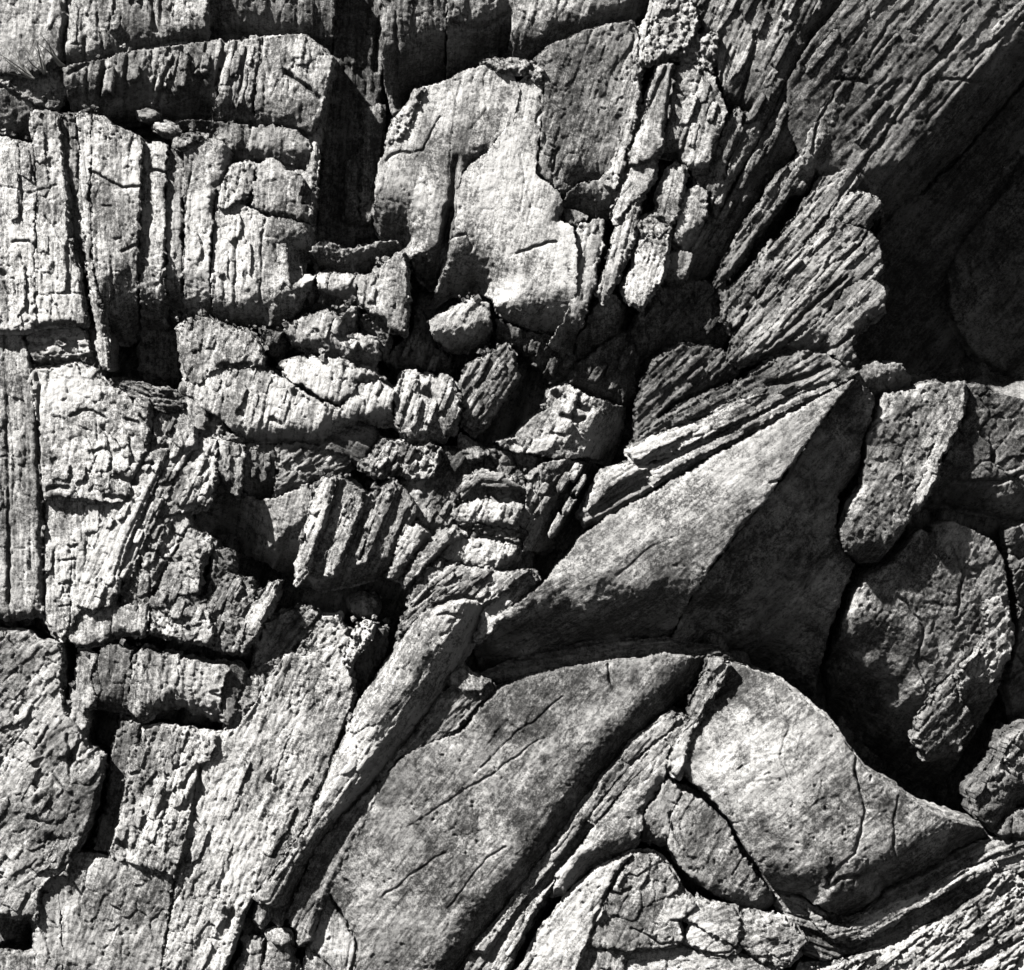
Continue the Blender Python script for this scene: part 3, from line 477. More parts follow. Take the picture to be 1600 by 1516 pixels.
# ------------------------------------------------------------------ thin folded layers left of the great arch slab
LAY = "975,700 1040,660 1110,625 1180,585 1260,560"
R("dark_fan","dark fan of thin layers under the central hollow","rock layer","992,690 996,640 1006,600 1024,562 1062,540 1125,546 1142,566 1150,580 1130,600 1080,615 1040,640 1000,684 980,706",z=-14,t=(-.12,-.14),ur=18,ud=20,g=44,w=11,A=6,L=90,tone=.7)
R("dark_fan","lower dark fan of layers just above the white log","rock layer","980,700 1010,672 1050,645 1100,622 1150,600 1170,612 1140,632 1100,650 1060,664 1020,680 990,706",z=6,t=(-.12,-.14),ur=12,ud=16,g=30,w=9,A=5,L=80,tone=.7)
R("white_log","smooth white log shaped rock end poking from the folded layers","rock column","978,708 990,698 1012,690 1040,678 1085,664 1100,668 1060,688 1030,702 1005,718 988,722",z=26,t=(.1,.2),ur=10,ud=14,g=28,tone=1.35,b=4)
band = R("layered_band","band of thin folded layers sweeping up to the split logs","layered rock","905,806 922,770 940,735 985,724 1025,724 1080,696 1140,668 1190,640 1232,618 1330,576 1334,594 1250,640 1190,668 1120,708 1062,742 1004,775 948,808 915,822",z=12,t=(.05,.06),ur=12,ud=16,g="900,810 1000,752 1110,690 1220,630 1330,580",w=8,A=5,tone=.85,L=110,li=.3)
R("rock_layer","","","1090,664 1130,640 1170,618 1215,612 1225,622 1170,650 1110,680 1040,712 1000,722 1010,712 1050,690",z=24,t=(.1,.12),ur=8,ud=10,g=29,w=6,A=3,tone=1.05,parent=band)
R("rock_layer","pale splintered front layer","","924,768 942,736 975,728 1012,735 985,748 950,764 930,788 916,800",z=26,t=(.15,.15),ur=10,ud=12,g=32,w=10,A=3,tone=1.2,parent=band)
R("rock_layer","","","1010,745 1080,708 1150,672 1230,628 1300,594 1306,602 1240,636 1160,680 1090,716 1020,756",z=26,t=(.05,.1),ur=8,ud=10,g=28,w=6,A=3,parent=band)

# ------------------------------------------------------------------ great arch slab and its dark side
ARC = "745,1030 800,960 870,900 960,830 1080,760 1200,690 1330,600"
R("arch_slab","great smooth folded slab forming a dark arch over the lower boulders","rock slab","1336,590 1262,632 1190,670 1120,710 1062,746 1002,778 942,812 905,842 872,882 840,918 795,952 752,992 738,1012 745,1060 790,1072 850,1060 900,1055 980,1052 1052,1060 1052,1000 1072,950 1105,895 1150,836 1200,775 1255,700 1320,612",z=20,t=(.08,.05),ur=100,ud=150,g="760,1010 960,890 1130,750 1310,605",cyl=(44,150),f=.6,fs=(80,40),w=60,A=1,ex=2.3,tone=1.0,ro=.8,u=(-.15,1),uex=4,step=2,back=160)
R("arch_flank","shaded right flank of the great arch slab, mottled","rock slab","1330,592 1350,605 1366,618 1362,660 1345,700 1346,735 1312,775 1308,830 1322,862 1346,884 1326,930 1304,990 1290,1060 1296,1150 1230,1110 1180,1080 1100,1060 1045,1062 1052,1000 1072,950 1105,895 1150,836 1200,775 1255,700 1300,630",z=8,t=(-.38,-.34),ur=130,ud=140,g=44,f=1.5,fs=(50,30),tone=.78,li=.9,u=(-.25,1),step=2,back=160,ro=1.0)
R("arch_root","black layered underside below the arch with thin pale edges","rock layer","742,1064 790,1040 850,1020 930,1006 1040,1000 1120,1015 1190,1060 1120,1050 1040,1040 950,1050 880,1060 800,1080 745,1110",z=-40,t=(0,-.1),ur=10,ud=12,g=8,w=8,A=7,L=120,tone=.8)
R("lens_rock","dim oval rock in the shade at the arch slab's upper end","rock block","1332,600 1342,574 1370,566 1410,568 1424,584 1420,604 1384,612 1360,622 1340,616",z=18,t=(-.06,-.1),ur=34,ud=34,b=8,tone=.75)
R("veined_block","light veined block with a pointed base right of the arch slab","rock block","1380,616 1408,610 1432,606 1442,600 1468,597 1484,604 1510,604 1506,640 1482,692 1458,750 1434,790 1412,830 1378,872 1352,876 1322,860 1312,832 1330,792 1348,758 1352,690 1366,640",z=10,t=(-.1,-.06),ur=28,ud=30,g=58,f=3.5,fs=(40,24),li=.8,tone=.8,ro=1.5)
R("bright_rib","smooth pale rib along the right edge of the veined block","rock column","1484,604 1512,603 1508,645 1484,694 1460,752 1434,795 1420,800 1440,745 1465,690 1482,650",z=16,t=(.0,.0),ur=16,ud=18,g=66,tone=1.05,f=1.5)
R("right_block","grey mottled block at the right edge under the black hollow","rock block","1514,604 1535,600 1542,608 1560,612 1602,626 1700,645 1700,830 1600,815 1540,800 1480,790 1432,792 1458,750 1486,692 1508,648",z=-22,t=(-.14,-.12),ur=60,ud=60,g=50,f=4,fs=(50,34),li=.5,tone=.75)
R("veined_boulder","big dim boulder with white lichen patches below the veined block","boulder","1448,832 1452,818 1480,813 1512,826 1546,846 1562,872 1572,932 1586,990 1574,1040 1556,1100 1528,1160 1500,1230 1490,1290 1420,1262 1360,1200 1310,1120 1300,1040 1310,985 1330,930 1348,902 1392,872 1414,842 1430,828",z=-112,t=(-.14,-.34),ur=140,ud=150,g=58,b=14,u=(-.5,.86),uex=1.4,f=2.5,fs=(60,30),li=1.0,tone=.85,ro=1.3,back=180)
R("boulder_plate","pale folded plate on the right shoulder of the big lichened boulder","rock plate","1535,938 1560,932 1574,960 1587,995 1576,1035 1545,1080 1512,1100 1490,1060 1520,1020 1545,985",z=-72,t=(-.1,-.12),ur=30,ud=32,g=50,f=6,fs=(40,16),li=1.0)
R("boulder_plate","pointed plate low on the big lichened boulder","rock plate","1482,1056 1496,1078 1512,1104 1526,1135 1500,1180 1450,1190 1430,1150 1456,1090",z=-105,t=(-.3,-.26),ur=24,ud=24,g=50,w=14,A=3,tone=.85)
R("edge_rock","dark rock filling the right edge beside the lichened boulder","rock block","1565,830 1600,815 1700,820 1700,1130 1600,1140 1575,1080 1592,990 1580,920",z=-125,t=(-.3,-.3),ur=40,ud=30,g=50,f=7,tone=.7)
R("edge_rock","lit topped rock at the right edge beneath the black cleft","rock block","1600,1138 1575,1152 1566,1180 1545,1215 1520,1240 1530,1275 1558,1300 1600,1262 1700,1240 1700,1110",z=10,t=(-.14,-.12),ur=36,ud=36,g=55,f=7,fs=(26,20),li=.6,tone=.85,ro=1.7)
R("edge_rock","small low rock between the boulder tip and the right edge","rock block","1562,1300 1580,1276 1602,1266 1700,1240 1700,1330 1610,1316 1575,1312",z=2,t=(-.06,-.05),ur=24,ud=24,tone=.8,f=5)

# ------------------------------------------------------------------ lower boulders under the arch
crack("640,1290 700,1250 760,1215 850,1150", 1.4, 4); crack("600,1400 680,1340 700,1330", 1.3, 4); crack("880,1090 800,1150 740,1210", 1.3, 4); crack("700,1420 760,1340 790,1320", 1.3, 4)
crack("1210,1080 1230,1130 1215,1180 1240,1230", 1.4, 4); crack("1400,1240 1390,1300 1400,1350", 1.6, 5); crack("1330,1200 1350,1260 1330,1330 1290,1370", 1.8, 6); crack("960,900 1010,860 1050,840", 1.3, 4)
crack("1160,870 1220,830 1250,790", 1.5, 5); crack("1200,960 1260,930 1300,870", 1.4, 4); crack("1400,930 1440,980 1430,1040 1460,1090", 2, 6); crack("1480,850 1500,900 1490,960", 1.8, 6)
R("pale_boulder","largest pale rounded boulder under the arch, at lower right","boulder","1140,1040 1172,1044 1212,1060 1262,1096 1312,1146 1352,1206 1392,1226 1442,1260 1482,1276 1542,1296 1552,1314 1500,1336 1432,1372 1385,1392 1352,1428 1325,1440 1290,1425 1255,1402 1214,1396 1180,1350 1142,1288 1102,1238 1068,1212 1070,1165 1092,1112 1118,1065",z=24,t=(-.02,.03),ur=46,ud=44,g=40,b=58,f=1.1,fs=(80,50),li=.9,tone=.85,ro=1.0,u=(.25,1),back=160)
R("boulder_skin","narrow smooth skin of rock clinging to the pale boulder's left edge","rock slab","1108,1030 1142,1038 1122,1070 1096,1112 1076,1160 1066,1215 1048,1205 1040,1195 1062,1150 1082,1122 1076,1112 1096,1070",z=36,t=(.08,.04),ur=14,ud=16,g=60,w=14,A=4)
R("grey_boulder","huge grey egg shaped boulder under the left half of the arch","boulder","720,1145 750,1105 782,1078 830,1060 880,1045 950,1034 1040,1024 1112,1028 1100,1052 1062,1092 1030,1120 982,1165 932,1225 882,1302 832,1372 782,1424 742,1484 712,1530 700,1600 540,1600 556,1500 548,1452 532,1420 514,1396 524,1362 552,1300 592,1226 622,1186 668,1162",z=30,t=(.0,.0),ur=40,ud=36,g=52,b=16,f=1,fs=(60,30),li=.8,tone=.78,u=(.85,.5),uex=1.5,back=160)
R("small_plate","cracked plate at the foot of the grey egg boulder","rock plate","484,1480 500,1430 516,1396 534,1424 552,1456 560,1486 552,1530 545,1600 470,1600 476,1520",z=18,t=(.05,.05),ur=16,ud=16,tone=1.0,f=2)
R("small_plate","square paving like plate at the bottom edge by the dark pocket","rock plate","418,1470 436,1462 454,1474 462,1500 470,1600 400,1600 408,1510",z=16,t=(.05,.05),ur=10,ud=12,f=2)
R("small_plate","pale plate under the long pale slab's tip at the bottom edge","rock plate","386,1470 414,1472 410,1510 400,1600 345,1600 362,1530 376,1500",z=8,t=(.05,.1),ur=12,ud=12,f=3)
R("pebble","rounded upper pebble in the dark pocket at the slab's tip","stone","406,1400 418,1388 432,1390 430,1410 422,1430 408,1448 398,1440",z=14,t=(.0,.1),ur=16,ud=18,b=6,w=8,A=1.5)
R("pebble","bright capped pebble lowest in the dark pocket","stone","418,1460 430,1454 452,1458 455,1474 440,1478 424,1474",z=24,t=(.1,.2),ur=8,ud=8,b=4,tone=1.2)
R("pebble","small rough pebble right of the upper one in the pocket","stone","434,1415 446,1402 452,1412 446,1430 436,1445 428,1436",z=12,t=(.05,.1),ur=8,ud=8,b=4)
TR = "715,925 688,975 642,1058 588,1128 538,1203 490,1272 452,1332 418,1390"
R("trunk_rock","smooth trunk like fold of rock, bright left side and black right side","rock fold","668,952 704,942 756,934 754,962 744,995 716,1042 692,1082 652,1142 602,1200 562,1242 522,1282 494,1318 466,1368 452,1410 430,1412 402,1398 422,1372 454,1324 482,1284 507,1234 522,1190 547,1140 562,1100 592,1060 622,1010 646,970",z=-4,t=(.02,.0),ur=14,ud=16,cyl=(72,62),g=TR,w=16,A=3,L=150,f=2.5,u=(.9,.42),tone=1.2,ro=.8,back=160,ex=1.8)
R("trunk_crest","rough pale crest leading from the trunk fold up to the centre rubble","rock fold","622,1000 640,950 640,918 664,886 700,884 762,888 792,900 830,896 806,918 772,934 752,948 704,948 668,958 648,980",z=44,t=(.14,.1),ur=14,ud=16,g=40,w=12,A=4,L=60,f=4,tone=1.1)
R("joint_strip","thin dark strip with bright edge between trunk fold and grey boulder","rock strip","742,1062 762,1068 772,1082 745,1105 712,1146 668,1164 622,1188 600,1226 590,1216 640,1160 690,1088 716,1070",z=22,t=(.02,.04),ur=8,ud=10,g="600,1220 660,1160 740,1080",w=9,A=5,L=100,tone=.9)
R("joint_strip","small lit lump at the top of the dark strip under the arch","stone","705,1052 722,1044 746,1058 764,1068 752,1080 722,1080 704,1068",z=30,t=(.1,.2),ur=10,ud=10,f=4)
R("lower_log","long tapering log shaped rock beside the grey egg boulder","rock column","590,1222 598,1230 590,1256 562,1304 536,1362 514,1402 500,1430 486,1474 470,1482 454,1444 446,1430 462,1396 476,1358 494,1322 522,1290 552,1258",z=34,t=(.06,.02),ur=20,ud=24,g="595,1225 540,1310 500,1390 465,1480",w=12,A=2.5,L=120,u=(.9,.4),f=1.5)
R("black_pocket_rock","dark rock behind the pebbles at the slab's tip","rock block","375,1450 402,1400 440,1400 452,1430 470,1480 440,1500 380,1490",z=-40,t=(-.2,-.2),ur=12,ud=12,tone=.7)

# ------------------------------------------------------------------ bottom left
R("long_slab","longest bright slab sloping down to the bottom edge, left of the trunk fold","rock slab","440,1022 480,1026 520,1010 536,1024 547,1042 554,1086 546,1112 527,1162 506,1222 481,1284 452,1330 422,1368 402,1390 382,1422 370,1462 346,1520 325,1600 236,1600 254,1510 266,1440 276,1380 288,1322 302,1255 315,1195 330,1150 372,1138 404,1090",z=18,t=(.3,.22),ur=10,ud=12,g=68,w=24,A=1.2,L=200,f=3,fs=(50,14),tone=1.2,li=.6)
R("rubble_slope","bright crumbly slab with rough top left of the longest slab","rock slab","205,1172 221,1166 224,1142 246,1137 320,1146 342,1150 326,1192 312,1196 302,1262 288,1322 274,1374 262,1362 210,1352 176,1346 172,1330 182,1290 194,1240",z=18,t=(.26,.2),ur=12,ud=12,g=74,w=26,A=4,L=50,f=4.5,fs=(34,16),ro=1.3,tone=1.15,li=.5)
R("base_slab","wide grey slab at the bottom edge below the crumbly one","rock slab","82,1366 106,1370 110,1337 166,1342 210,1350 272,1362 264,1432 252,1510 238,1600 96,1600 98,1480 92,1400 60,1394",z=14,t=(.0,.02),ur=12,ud=12,g=70,f=3,fs=(60,30),tone=1.0)
R("base_block","thin upright block between the square recess and the wide grey slab","rock column","56,1394 94,1392 99,1480 97,1600 52,1600 55,1490",z=10,t=(.1,.05),ur=8,ud=8,g=90)
R("base_block","block filling the bottom left corner under the square recess","rock block","-60,1488 30,1490 57,1490 56,1600 -60,1600",z=8,t=(.0,.02),ur=10,ud=10,tone=.85)
R("brown_mass","large mottled mass above the square recess at the left edge","rock block","-60,984 44,990 56,1003 92,1005 98,1036 95,1080 102,1120 122,1134 134,1168 160,1180 158,1210 148,1250 138,1290 128,1314 112,1336 106,1372 84,1368 62,1396 56,1440 0,1432 -60,1430",z=20,t=(.1,.02),ur=16,ud=18,g=50,f=4,fs=(60,24),tone=.92,li=.45,ro=1.5)
R("slim_pillar","slim lit pillar left of the grey pillar above the deep slot","rock column","122,1017 149,1022 147,1062 144,1102 131,1106 136,1128 128,1152 108,1144 112,1098 118,1058",z=14,t=(.15,.1),ur=8,ud=10,g=84)
R("grey_pillar","grey block hanging over the deep slot under the seam","rock block","150,1030 158,1010 176,1006 206,1014 206,1044 199,1098 198,1116 170,1112 143,1106 147,1062",z=10,t=(.0,-.02),ur=26,ud=28,g=84,tone=.88)
R("seam_block","notched block of small steps right of the grey hanging block","rock block","206,1030 222,1014 240,1020 278,1022 282,1060 276,1104 240,1116 222,1132 202,1116 198,1096",z=18,t=(.08,.06),ur=26,ud=28,g=84,w=18,A=4,L=30)
R("seam_block","smooth lit block over the curved black overhang","rock block","278,1030 300,1030 336,1038 356,1040 350,1074 346,1112 342,1126 306,1118 266,1106",z=24,t=(.06,.05),ur=44,ud=46,g=84,w=60,A=2,tone=1.08)
R("seam_block","dark upright block right of the smooth lit one","rock column","356,1040 374,1034 384,1050 376,1086 360,1132 350,1124 346,1088",z=12,t=(-.1,-.05),ur=12,ud=12,tone=.7)
R("lower_pillar","shaded pillar rising through the deep slot","rock column","188,1118 222,1130 220,1160 206,1178 200,1225 186,1292 172,1330 150,1322 168,1250 178,1180",z=-18,t=(-.08,-.05),ur=14,ud=14,g=80,tone=.85)
R("rubble_heap","heap of small angular stones between the seam and the longest slab","rubble","384,1052 402,1040 440,1022 444,1050 418,1086 402,1112 376,1138 346,1146 356,1122 372,1090",z=4,t=(.06,.04),ur=14,ud=16,f=7,fs=(20,16),ro=1.4)
R("seam_rubble","jumbled shaded stones at the right end of the lower seam","rubble","400,1006 414,976 438,956 470,952 500,958 492,984 470,1004 444,1022 420,1044 394,1042",z=-2,t=(.0,.0),ur=16,ud=18,g=50,f=6,fs=(30,16),ro=1.2,tone=.9)
R("seam_rubble","rough dark topped rock leaning on the longest slab's head","rock block","486,982 506,960 528,962 548,988 560,1010 540,1036 520,1022 480,1030 456,1026",z=-2,t=(.0,.0),ur=18,ud=20,g=60,f=5,fs=(34,16),ro=1.2)
R("white_splinter","white splintered stone next to the black cavity by the trunk fold","stone","560,984 572,974 584,978 576,1000 562,1016 546,1036 536,1034 546,1008",z=34,t=(.2,.2),ur=6,ud=6,f=6,fs=(14,9),tone=1.3)
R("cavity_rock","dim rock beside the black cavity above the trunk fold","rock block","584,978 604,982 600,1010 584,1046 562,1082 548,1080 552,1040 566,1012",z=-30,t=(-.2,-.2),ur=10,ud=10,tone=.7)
R("cavity_pebble","round pebble sitting in the black hollow under the steep bed","stone","544,936 562,928 582,930 592,944 584,960 566,964 550,956",z=-25,t=(.05,.1),ur=14,ud=14,b=8,tone=.85)

# ------------------------------------------------------------------ centre: steep fluted beds and rubble
R("shaded_bed","smooth ribbed bed falling into black shade left of the steep plates","rock bed","292,828 300,795 318,762 350,758 382,772 402,782 432,778 482,752 486,790 476,850 466,910 440,905 412,884 380,872 352,852 332,852",z=12,t=(.0,-.04),ur=110,ud=115,g=74,w=13,A=3.5,L=140,tone=.95,u=(.2,1))
bed = R("steep_bed","steep bed of long parallel plates leaning right in the centre","rock bed","466,910 468,860 480,800 490,754 530,745 556,760 574,775 600,756 622,748 640,775 655,800 642,826 624,862 604,892 582,908 540,914 500,924",z=26,t=(.1,.02),ur=36,ud=40,g=66,w=13,A=7,L=46,tone=1.05,li=.3)
R("rock_plate","","","505,748 520,746 512,790 496,840 478,892 462,912 466,870 480,820 494,780",z=34,t=(.25,.05),ur=6,ud=8,g=68,w=7,A=2,tone=1.2,parent=bed)
R("rock_plate","","","556,770 570,776 556,815 538,860 520,900 508,896 520,855 540,808",z=36,t=(.2,.05),ur=6,ud=10,g=66,w=8,A=3,L=30,parent=bed)
R("rock_plate","short pale plate","","602,762 616,752 622,764 606,800 588,840 572,880 562,880 578,830",z=36,t=(.2,.05),ur=6,ud=10,g=64,w=8,A=3,parent=bed)
R("pale_log","rounded pale log with a splintered top right of the steep plates","rock column","634,816 646,824 652,816 668,834 656,856 636,880 618,908 604,902 612,878 624,850",z=40,t=(.1,0),ur=20,ud=26,g=56,w=8,A=2,tone=1.2,u=(.86,.5))
R("pale_log","short curved log below the centre lenses, dark underneath","rock column","650,872 670,848 692,832 708,820 724,834 706,846 686,862 668,882 650,902 632,920 626,908",z=38,t=(.05,.1),ur=18,ud=22,g=42,w=8,A=3,b=4)
R("mid_block","pillowy grey block under the pale bed, dark at its foot","rock block","340,690 382,690 384,716 376,752 370,778 352,764 336,758 334,722",z=18,t=(.05,.0),ur=38,ud=42,g=85)
R("mid_block","dark rounded block between the pillowy block and the rough centre","rock block","384,696 430,690 436,720 430,748 426,778 402,782 376,774 384,730",z=0,t=(-.08,-.1),ur=40,ud=40,g=85,tone=.8)
R("rough_patch","dark scaly patch of rock under the right part of the pale bed","rock block","428,694 480,690 512,696 542,715 548,732 524,748 492,754 470,764 430,780 432,740",z=6,t=(-.04,-.02),ur=24,ud=24,g=30,f=5,fs=(30,10),ro=1.2,tone=.8)
R("dark_prism","dark smooth prism of rock beneath the fluted block","rock block","508,696 534,678 560,662 588,666 592,684 580,704 562,728 548,716 524,706",z=14,t=(-.3,-.2),ur=12,ud=12,g=-30,tone=.6,f=2)
R("centre_rubble","bright jumbled rubble under the fluted block","rubble","560,728 582,704 592,688 622,686 642,694 666,694 690,706 686,724 676,746 646,750 622,734 604,740 580,744",z=34,t=(.06,.04),ur=16,ud=18,g=62,f=7,fs=(26,13),ro=1.2,tone=1.05)
R("dim_rock","dim plates right of the bright rubble above the centre lenses","rock block","622,748 646,752 678,746 690,722 720,728 724,756 712,790 690,830 668,832 650,810 640,776",z=14,t=(.0,-.02),ur=22,ud=24,g=62,w=12,A=5,L=36,tone=.85)
R("plate_stack","stack of leaning plates between fluted block and holed rock","rock block","722,640 716,602 736,572 760,556 790,534 802,548 808,590 794,622 764,662 742,684 728,668",z=16,t=(.0,-.02),ur=24,ud=26,g=58,w=11,A=7,L=34,tone=.95)
R("holed_rock","lit rock with dark holes beside the black central hollow","rock block","772,690 804,682 832,652 850,640 858,608 888,601 914,614 946,626 976,636 972,682 952,722 908,716 870,716 846,712 800,706",z=22,t=(-.02,.0),ur=50,ud=55,g=62,f=4,fs=(40,24),ro=1.2,tone=1.1,u=(.9,.45),b=10)
R("dark_shoulder","large shaded shoulder rock left of the folded layers","rock block","822,745 846,722 880,716 920,722 934,732 926,765 904,800 882,842 852,864 814,860 826,832 806,815 822,785",z=16,t=(-.06,-.08),ur=55,ud=60,g=60,f=6,fs=(34,22),u=(.9,.45),ro=1.4,tone=.95)
R("small_wedge","small pale wedge stone left of the holed rock","stone","720,681 738,692 760,706 750,716 718,720",z=20,t=(.1,.2),ur=8,ud=10,tone=1.0)
R("curved_band","curved banded rock arching over the centre lenses","rock layer","716,770 726,745 752,732 788,738 822,748 820,772 800,768 760,760 738,768 722,786",z=22,t=(.02,.0),ur=18,ud=20,g="716,775 750,745 790,748 824,768",w=9,A=5,tone=.9)
R("lens_rock","upper pale lens in the centre below the curved bands","rock block","704,802 722,786 748,778 784,784 822,788 812,806 806,822 772,818 740,814 712,818",z=22,t=(.1,.12),ur=16,ud=20,b=5,tone=1.15,f=3,fs=(24,12),w=11,A=4,g=66)
R("lens_rock","lower pale lens in the centre above the rough crest","rock block","684,866 706,846 738,838 772,844 806,856 812,876 780,886 744,884 704,880",z=22,t=(.1,.12),ur=16,ud=20,b=5,tone=1.15,f=3,fs=(24,12),w=11,A=4,g=66)
R("lens_rock","dark narrow lens between the two pale centre lenses","rock block","700,822 726,816 770,822 812,828 816,852 780,842 742,832 706,842",z=8,t=(0,0),ur=14,ud=14,g=10,tone=.8,f=6,fs=(20,10))
R("fold_strip","narrow lit strip between the rough crest and the arch slab","rock strip","754,948 790,922 834,896 838,912 804,946 772,982 746,1004 750,972",z=32,t=(.05,.02),ur=12,ud=14,g=44,w=8,A=3)
R("backing_rock","dim rock behind the centre lenses and curved bands","rock block","690,700 770,700 850,715 830,800 830,900 700,900 640,900 660,820",z=-2,t=(-.1,-.1),ur=10,ud=10,f=6,fs=(30,20),tone=.75,ro=1.6)

# ------------------------------------------------------------------ bottom centre and right
fan = R("strip_fan","fan of thin dark layers running diagonally to the bottom edge","layered rock","1052,1110 1080,1122 1066,1152 1044,1196 990,1216 944,1272 908,1320 876,1368 838,1424 806,1490 770,1600 700,1600 722,1512 772,1448 832,1382 884,1308 934,1230 984,1168",z=2,t=(.0,.02),ur=12,ud=14,g="1060,1120 960,1230 870,1360 740,1560",w=13,A=9,L=220,tone=.8,step=2)
R("rock_layer","pale edged layer","","1048,1116 1064,1124 1010,1170 950,1240 890,1315 840,1385 790,1440 760,1490 744,1484 790,1425 835,1365 885,1295 940,1220 1000,1150",z=18,t=(.12,.1),ur=10,ud=12,g="1060,1120 960,1230 870,1360 760,1490",w=8,A=3,L=200,parent=fan)
R("rock_layer","","","1076,1124 1066,1150 1048,1168 1000,1212 960,1250 930,1285 922,1280 960,1225 1010,1175",z=22,t=(.1,.1),ur=8,ud=10,g=50,w=7,A=3,parent=fan)
R("rock_layer","broad lower layer","","872,1372 850,1400 815,1460 790,1520 772,1600 740,1600 768,1510 800,1450 835,1405",z=16,t=(.05,.05),ur=10,ud=12,g=58,w=9,A=5,parent=fan)
R("blade_slab","bright blade shaped slab between the layer fan and the dark notch","rock slab","1050,1163 1044,1200 1040,1222 1006,1272 1000,1312 990,1328 958,1338 920,1358 882,1402 862,1404 872,1366 908,1320 944,1272 992,1216",z=28,t=(.14,.1),ur=26,ud=30,g=50,tone=1.15,f=2.5,u=(.4,.9))
R("blade_slab","grey fluted block hanging above the dark notch","rock block","1044,1214 1066,1236 1056,1270 1044,1322 1004,1316 1000,1290 1010,1264 1030,1238",z=22,t=(.04,.0),ur=30,ud=32,g=72)
R("wedge_rock","grey leaf shaped rock under the pale boulder's left edge","rock block","1066,1234 1100,1250 1132,1282 1154,1322 1182,1368 1208,1400 1216,1416 1196,1428 1160,1418 1120,1402 1088,1380 1060,1346 1044,1322 1050,1270",z=20,t=(.0,.02),ur=34,ud=36,g=60,b=6,tone=.85,f=2)
R("floor_slab","bright tapering slab edge reaching the bottom of the picture","rock slab","992,1334 962,1362 952,1394 938,1432 914,1480 898,1520 872,1600 772,1600 812,1516 850,1452 892,1400 936,1358",z=26,t=(.12,.12),ur=12,ud=12,g=54,tone=1.15,f=2.5)
R("floor_slab","grey triangular slab peaking at the dark notch","rock slab","990,1334 1012,1332 1030,1338 1046,1358 1070,1398 1090,1414 1062,1440 1068,1474 1036,1484 976,1488 912,1480 936,1432 952,1394",z=22,t=(.04,.08),ur=16,ud=16,g=60,f=3.5,fs=(40,24),li=.5)
R("floor_slab","cracked paving slab below the grey leaf shaped rock","rock slab","1090,1408 1148,1420 1156,1446 1152,1478 1118,1462 1084,1442 1066,1438",z=24,t=(.08,.12),ur=10,ud=10,g=20,f=2.5,tone=1.1)
R("floor_slab","pale wedge of paving between two fine cracks at bottom centre","rock slab","1084,1444 1120,1464 1152,1480 1140,1490 1108,1490 1070,1474",z=20,t=(.08,.12),ur=6,ud=7,g=20,tone=1.15,f=2)
R("floor_slab","bottom edge slab left of the pale paving wedge","rock slab","914,1482 976,1490 974,1600 874,1600 898,1520",z=16,t=(.05,.08),ur=6,ud=7,g=70,f=3)
R("floor_slab","wide paving slab along the bottom edge","rock slab","978,1490 1036,1486 1070,1480 1110,1492 1146,1488 1200,1512 1230,1530 1250,1600 974,1600",z=18,t=(.08,.12),ur=8,ud=8,g=10,f=3,tone=1.1,li=.5)
R("floor_slab","square ended block beside the black layered seam","rock slab","1152,1428 1186,1426 1222,1436 1240,1444 1258,1468 1252,1496 1222,1514 1196,1506 1152,1480",z=24,t=(.06,.1),ur=14,ud=14,g=20,f=4,fs=(24,16),li=.5)
seam = R("layered_seam","black layered seam wrapping under the largest pale boulder","layered rock","1212,1400 1255,1404 1290,1428 1325,1442 1352,1430 1385,1394 1432,1374 1500,1338 1552,1316 1600,1312 1700,1270 1700,1380 1600,1372 1556,1362 1530,1400 1470,1438 1400,1476 1350,1490 1290,1505 1256,1490 1240,1444 1216,1420",z=-8,t=(.0,-.03),ur=14,ud=16,g="1210,1430 1330,1470 1440,1420 1560,1350 1700,1300",w=13,A=10,L=120,tone=.75)
R("rock_layer","lit layer edge","","1320,1452 1380,1416 1440,1396 1480,1372 1530,1352 1552,1346 1556,1358 1500,1384 1450,1412 1400,1440 1350,1470 1330,1470",z=10,t=(.08,.1),ur=10,ud=12,g=30,w=9,A=5,parent=seam)
R("rock_layer","","","1262,1418 1300,1444 1330,1452 1370,1424 1372,1432 1340,1468 1310,1472 1276,1450",z=8,t=(.0,.02),ur=12,ud=14,g=10,w=9,A=4,parent=seam)
R("corner_slope","bright streaked rock in the bottom right corner","rock slope","1256,1600 1236,1540 1254,1510 1300,1512 1352,1496 1402,1480 1472,1440 1532,1402 1556,1366 1580,1362 1602,1382 1700,1350 1700,1470 1600,1492 1560,1540 1530,1600",z=14,t=(.08,.12),ur=16,ud=18,g=38,w=17,A=7,L=90,f=6,fs=(40,14),li=.6,tone=1.1,ro=1.6)
R("corner_slope","smooth pale wedge at the very corner of the lower right","rock slope","1602,1488 1700,1420 1700,1600 1534,1600 1562,1545",z=20,t=(.1,.12),ur=8,ud=8,g=40,tone=1.2,f=2)

